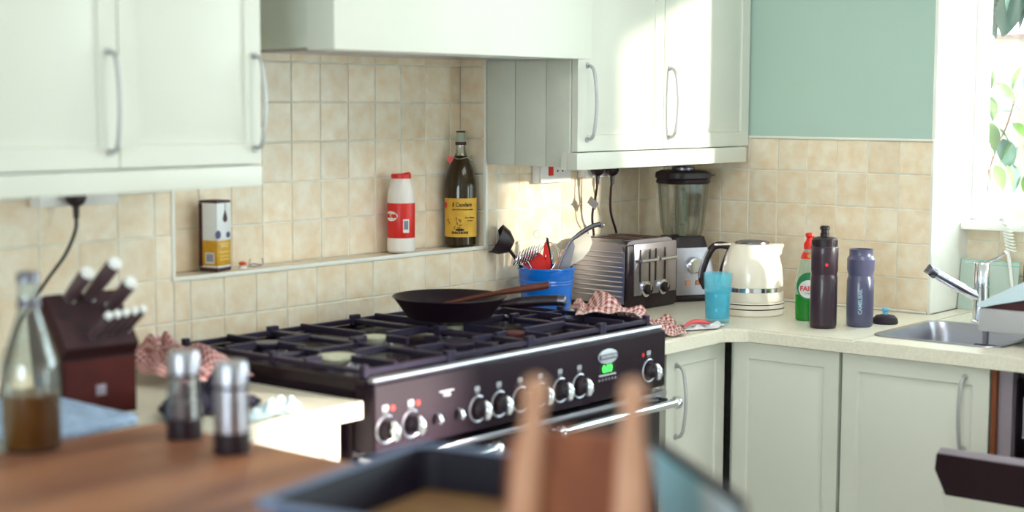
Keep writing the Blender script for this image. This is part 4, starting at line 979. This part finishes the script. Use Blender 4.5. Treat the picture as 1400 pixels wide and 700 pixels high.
b = B(); text(b, 'FAIRY', .019, None, lambda c: Vector((c.x, -.024 * math.sqrt(max(0, 1 - (c.x / .0385) ** 2)) - .0026 - c.z, .093 + c.y)), .0004, bold=.0008); obj('label_lettering', rot_bm(b, ra2), M['pinkred'], t)
b = B(); text(b, 'Original', .006, None, lambda c: Vector((c.x, -.024 - .0022 - c.z, .080 + c.y)), .0004); obj('label_small_lettering', rot_bm(b, ra2), M['greenprint'], t)
b = B(); loft(b, [oval(.178, .0255, .0215), oval(.196, .0185, .0165)]); obj('red_collar_label', rot_bm(b, ra), M['redprint'], t)
b = B(); lathe(b, [(0, 0), (.006, 0), (.006, .001), (0, .001)], 12, Matrix.Rotation(ph, 4, 'Z') @ Matrix.Translation((.0215, 0, .187)) @ Matrix.Rotation(PI / 2, 4, 'Y')); obj('yellow_star', b, M['gold'], t)
b = B(); lathe(b, [(0, .2052), (.0165, .2052), (.0165, .220), (.011, .228), (.009, .236), (.013, .243), (.012, .250), (0, .253)], 28); prism(b, [(-.016, .206), (.008, .206), (.012, .246), (.002, .25)], -.006, .006, Matrix.Rotation(ra, 4, 'Z')); obj('cap', b, M['red'], t)

# drinks bottles
t = thing('sports_bottle', 'tall black sports bottle with its nozzle cap on', 'bottle', (-.455, -.842, .9105))
b = B(); lathe(b, [(0, 0), (.033, 0), (.0365, .005), (.0372, .012), (.0372, .14), (.0355, .146), (.0355, .152), (.0378, .160), (.0378, .190), (.0385, .20), (.0385, .222), (.0375, .226), (0, .226)], 40); bo = obj('body', b, M['blackbottle'], t)
b = B(); lathe(b, [(0, .2262), (.0345, .2262), (.0345, .246), (.031, .250), (.018, .253), (0, .253)], 40); 
for k in range(24): 
    a = 2 * PI * k / 24; box(b, .0343, .0355, -.0012, .0012, .229, .244, T=Matrix.Rotation(a, 4, 'Z'))
obj('cap', b, M['rubber'], t)
b = B(); lathe(b, [(0, .2532), (.0125, .2532), (.0125, .262), (.0105, .264), (.0105, .271), (.0138, .273), (.0138, .280), (.011, .283), (0, .283)], 28); obj('nozzle', b, M['rubber'], t)
ph = facing(-.455, -.842)
b = B(); discw(b, .0378, ph + .18, 0, 0, .178, .0042, .0048, 16, .0006); obj('red_mark', b, M['redprint'], bo)
t = thing('sports_bottle', 'shorter grey sports bottle standing open without its cap', 'bottle', (-.360, -.905, .9105))
ph = facing(-.36, -.905)
b = B(); lathe(b, [(0, 0), (.033, 0), (.0365, .006), (.0375, .06), (.0375, .128), (.034, .140), (.034, .145), (.038, .158), (.038, .185), (.0385, .188), (.0335, .196), (.0325, .198), (.0325, .214), (.0335, .216), (.0305, .216), (.0305, .19), (0, .188)], 40); bo = obj('body', b, M['greybottle'], t)
b = B(); text(b, 'CAMELBAK', .0145, Matrix.Translation((0, 0, .072)), lambda c: cylwarp(.0375, ph + .03, 0)(Vector((-c.y, c.x, c.z))), .0004, bold=.0004, sx=.98); obj('side_lettering', b, M['lightprint'], bo)
t = thing('bottle_closure', 'loose black bottle cap with pale blue nozzle lying near the sink', 'cap', (-.262, -.935, .9105))
b = B(); lathe(b, [(0, 0), (.034, 0), (.036, .003), (.034, .014), (.026, .022), (.012, .025), (0, .025)], 36)
obj('cap_body', b, M['softblack'], t)
b = B(); lathe(b, [(0, .0252), (.008, .0252), (.0075, .034), (.0105, .036), (.0105, .042), (.007, .044), (0, .0445)], 24); obj('nozzle', b, M['bluecap'], t)

# ------------------------------------------------------------------ sink side things
t = thing('glass_board', 'pale glass chopping board leaning on the tiles behind the tap', 'chopping board', (.19, -1.05, .9105))
b = B(); T_ = Tr(.178, -1.045, .9106, ry=R(8)); 
box(b, 0, .006, -.092, .090, 0, .150, .002, 2, T_); obj('board', b, mat('frosted_board', (206, 222, 212), .35, trans=.2), t, world=True)
b = B(); box(b, -.0006, .0066, -.092, .090, .1385, .1405, T=T_); box(b, -.0004, .0064, -.0925, .0905, .1502, .153, T=T_); obj('edge', b, M['aquaedge'], t, world=True)
t = thing('glass_shelf', 'long aqua glass worktop saver standing right of the pale board', 'glass panel', (.20, -1.3, .9105))
b = B(); box(b, .216, .222, -1.60, -1.142, .911, 1.052, .001); obj('panel', b, M['aqua'], t, world=True)
b = B(); box(b, .2155, .2225, -1.60, -1.142, 1.0522, 1.056, .001); obj('edge', b, M['aquaedge'], t, world=True)
t = thing('dish_brush', 'white dish brush standing bristles up against the glass board behind the tap', 'brush', (.165, -1.118, .9105))
b = B(); tube(b, curve([(.165, -1.135, .9105), (.166, -1.128, 1.0), (.168, -1.112, 1.10), (.168, -1.098, 1.185), (.168, -1.088, 1.195)], 5), [.005] * 12 + [.006 + .0007 * i for i in range(9)], 10); obj('handle', b, M['whiteplastic'], t, world=True)
b = B()
for i in range(9):
    for j in range(3):
        s = i / 8; p = Vector((.160 + j * .008, -1.109 + .018 * s, 1.105 + .075 * s)); tube(b, [p, p + Vector((0, -.026, .0 - .008))], .0026, 5)
o = obj('bristles', b, M['trim'], t, world=True); o['kind'] = 'stuff'

t = thing('metal_rack_box', 'grey steel box with a sloped pale lid on small feet at the right edge', 'container', (-.33, -1.46, .9105))
b = B(); box(b, -.47, -.17, -1.62, -1.296, .945, 1.005, .006); obj('body', b, mat('box_steel', (178, 176, 180), .5), t, world=True)
for x in (-.455, -.19):
    for y in (-1.312, -1.60):
        b = B(); box(b, x - .006, x + .006, y - .006, y + .006, .9105, .9448); obj('foot', b, M['darksteel'], t, world=True)
b = B(); prism(b, [(1.305, 1.0055), (1.62, 1.0055), (1.62, 1.08)], -.46, -.18, Matrix(((0, 1, 0, 0), (-1, 0, 0, 0), (0, 0, 1, 0), (0, 0, 0, 1)))); obj('sloped_lid_side', b, M['maroon'], t, world=True)
b = B(); prism(b, [(1.296, 1.0062), (1.62, 1.082), (1.62, 1.16), (1.56, 1.16), (1.290, 1.016)], -.465, -.175, Matrix(((0, 1, 0, 0), (-1, 0, 0, 0), (0, 0, 1, 0), (0, 0, 0, 1)))); obj('sloped_lid', b, M['palegloss'], t, world=True)

# dishwasher
t = thing('dishwasher', 'built-in dishwasher with its door hanging half open, black control strip on top', 'dishwasher', (-.3, -1.70, 0))
DY0, DY1 = -2.0, -1.392
b = B(); box(b, -.60, -.02, DY1 - .012, DY1 - .001, .1, .872); obj('side_edge', b, M['brown'], t, world=True)
b = B()
box(b, -.585, -.03, DY1 - .048, DY1 - .013, .1, .868); box(b, -.585, -.03, DY0, DY0 + .03, .1, .868); box(b, -.585, -.03, DY0 + .03, DY1 - .048, .1, .14); box(b, -.05, -.03, DY0 + .03, DY1 - .048, .14, .868)
obj('tub_frame', b, M['greyframe'], t, world=True)
b = B(); box(b, -.56, -.052, DY1 - .052, DY1 - .0485, .141, .85); box(b, -.56, -.052, DY0 + .031, DY0 + .035, .141, .85); box(b, -.056, -.0505, DY0 + .035, DY1 - .052, .141, .85); box(b, -.56, -.052, DY0 + .035, DY1 - .052, .852, .868)
obj('tub_lining', b, M['tubdark'], t, world=True)
b = B(); z0, z1 = .70, .80
ya, yb_ = DY0 + .05, DY1 - .065
for z in (z0, z1): tube(b, [(-.55, ya, z), (-.55, yb_, z), (-.08, yb_, z), (-.08, ya, z)], .0028, 6, closed=True)
k = 0
y = yb_
while y > ya:
    tube(b, [(-.55, y, z1), (-.55, y, z0), (-.08, y, z0)], .0018, 6); y -= .035
for x in (-.45, -.35, -.25, -.15): tube(b, [(x, ya, z0), (x, yb_, z0)], .0018, 6)
obj('upper_rack', b, M['wire'], t, world=True)
# door hinged at the bottom front, leaning out
th = math.atan2(.305, .62)
Td = Matrix.Translation((-.605, 0, .10)) @ Matrix.Rotation(-th, 4, 'Y')
b = B(); box(b, -.022, -.002, DY0 + .003, DY1 + .0, .0, .58, .002, T=Td); dd = obj('door', b, M['cream'], t, world=True)
b = B(); box(b, .0, .03, DY0 + .01, DY1 - .012, .0, .62, .004, T=Td); obj('door_liner', b, M['steel'], t, world=True)
b = B(); prism(b, [(DY0 + .003, .582), (DY1 - .014, .582), (DY1 + .0, .655), (DY1 - .012, .700), (DY0 + .003, .700)], -.028, -.002, Td @ Matrix(((0, 1, 0, 0), (1, 0, 0, 0), (0, 0, 1, 0), (0, 0, 0, 1)))); obj('control_strip', b, M['strip'], t, world=True)
b = B(); box(b, -.026, -.004, DY0 + .005, DY1 - .016, .7005, .705, .001, T=Td); obj('top_edge', b, M['greyframe'], t, world=True)

# ------------------------------------------------------------------ garden
b = B(); box(b, .37, 14, -9, 6, -.10, -.02); struct('ground', b, M['grass'])
t = thing('garden_wall', 'sunlit pale garden wall with a dark red coping seen through the window', 'wall', (3.9, 0, 0))
b = B(); box(b, 3.45, 3.60, -1.5, .331, -.02, 1.86); obj('masonry', b, M['gardenwall'], t, world=True)
b = B(); box(b, 3.42, 3.63, -1.5, .335, 1.861, 1.885, .003); obj('coping', b, M['coping'], t, world=True)
def leaf_mesh(m):
    me = bpy.data.meshes.new('leaf'); v = []; f = []; n = 7
    for i in range(n + 1):
        s = i / n; w_ = .30 * math.sin(PI * s ** .8) ** .8 if 0 < s < 1 else 0; z = -.25 * s * s
        v += [(-w_, s, z + .12 * w_), (0, s, z), (w_, s, z + .12 * w_)]
    for i in range(n):
        a = i * 3; f += [(a, a + 1, a + 4, a + 3), (a + 1, a + 2, a + 5, a + 4)]
    me.from_pydata(v, [], f); me.materials.append(m)
    for p in me.polygons: p.use_smooth = True
    return me
LM = {k: leaf_mesh(M[k]) for k in ('leaf', 'leafpale', 'leafdark')}
def leaf(parent, p, direction, size, kind, roll=0.0):
    o = bpy.data.objects.new('leaf', LM[kind]); C.objects.link(o); o.parent = parent
    o.location = Vector(p) - root_of(parent).location; d = Vector(direction).normalized()
    q4 = d.to_track_quat('Y', 'Z'); o.rotation_mode = 'QUATERNION'; o.rotation_quaternion = q4 @ Matrix.Rotation(roll, 4, 'Y').to_quaternion(); o.scale = (size, size, size); return o
PX = .55
t = thing('garden_shrub', 'pale leaved shrub with thin reddish stems growing right outside the window', 'plant', (PX, -.87, -.02))
b = B(); tube(b, curve([(PX, -.868, -.02), (PX, -.868, .7), (PX, -.868, 1.17), (PX + .01, -.874, 1.30), (PX, -.868, 1.44), (PX, -.862, 1.52), (PX, -.858, 1.63)], 5), .0045, 8)
tube(b, curve([(PX, -.872, .9), (PX + .01, -.876, 1.20), (PX - .01, -.868, 1.40), (PX, -.852, 1.55)], 5), .003, 8)
tube(b, curve([(PX, -.870, 1.25), (PX, -.905, 1.38), (PX, -.94, 1.46), (PX, -.965, 1.55)], 5), .0025, 8); obj('stem', b, M['stem'], t, world=True)
for y, z, dy, dz, dx, sz, kd in ((-.845, 1.655, -.35, -.9, -.2, .085, 'leaf'), (-.850, 1.455, -.05, -1, -.3, .095, 'leafpale'), (-.880, 1.475, -.5, -.8, -.2, .09, 'leaf'), (-.893, 1.44, -.3, -.9, -.1, .075, 'leafpale'),
        (-.872, 1.295, -.1, -1, -.3, .072, 'leafpale'), (-.838, 1.375, .0, -1, -.3, .06, 'leafpale'), (-.90, 1.60, -.8, -.4, -.1, .085, 'leaf'), (-.93, 1.565, -.8, -.5, .1, .08, 'leafpale'), (-.93, 1.42, -.4, -.9, -.2, .09, 'leafpale'),
        (-.955, 1.47, -.8, -.5, 0, .07, 'leaf'), (-.965, 1.34, -.3, -.9, -.2, .08, 'leafpale'), (-.858, 1.60, .7, -.5, -.3, .07, 'leaf'), (-.868, 1.56, -.5, -.8, -.3, .08, 'leaf'), (-.86, 1.60, .4, -.8, .2, .07, 'leafpale'), (-.99, 1.55, -.3, -.9, 0, .08, 'leaf'), (-.90, 1.50, -.7, .2, 0, .06, 'leafpale')):
    leaf(t, (PX + random.uniform(-.03, .03), y, z), (dx, dy, dz), sz * 1.15, kd, random.uniform(-.5, .5))
t = thing('hanging_plant', 'dark green broad leaves hanging down outside the top of the window', 'plant', (PX + .1, -.87, 2.02))
b = B(); tube(b, curve([(PX + .05, -.80, 2.35), (PX + .05, -.85, 2.1), (PX + .05, -.90, 1.97)], 5), .005, 8); tube(b, curve([(PX + .05, -.80, 2.35), (PX + .02, -.92, 2.08), (PX + .05, -.98, 1.98)], 5), .004, 8); obj('stem', b, M['stem'], t, world=True)
for i in range(44):
    y = random.uniform(-1.0, -.83); z = 1.865 + random.uniform(-.02, .2) + max(0, -(y + .93)) * 1.2
    if y < -.95: z += .05
    leaf(t, (PX + random.uniform(0, .12), y, z), (random.uniform(-.4, .1), random.uniform(-.35, .35), -1), random.uniform(.11, .16), 'leafdark' if random.random() < .7 else 'leafpale', random.uniform(-.8, .8))
for k in range(14):
    leaf(bpy.data.objects['garden_shrub'], (PX + random.uniform(-.04, .10), random.uniform(-1.02, -.85), random.uniform(1.30, 1.66)), (random.uniform(-.3, .3), random.uniform(-.8, .8), -random.uniform(.2, 1)), random.uniform(.06, .09), random.choice(('leaf', 'leafpale')), random.uniform(-.6, .6))
for y, z in ((-.838, 1.90), (-.84, 1.83), (-.835, 1.78)): leaf(t, (PX, y, z), (-.1, .05, -1), .09, 'leaf', random.uniform(-.4, .4))
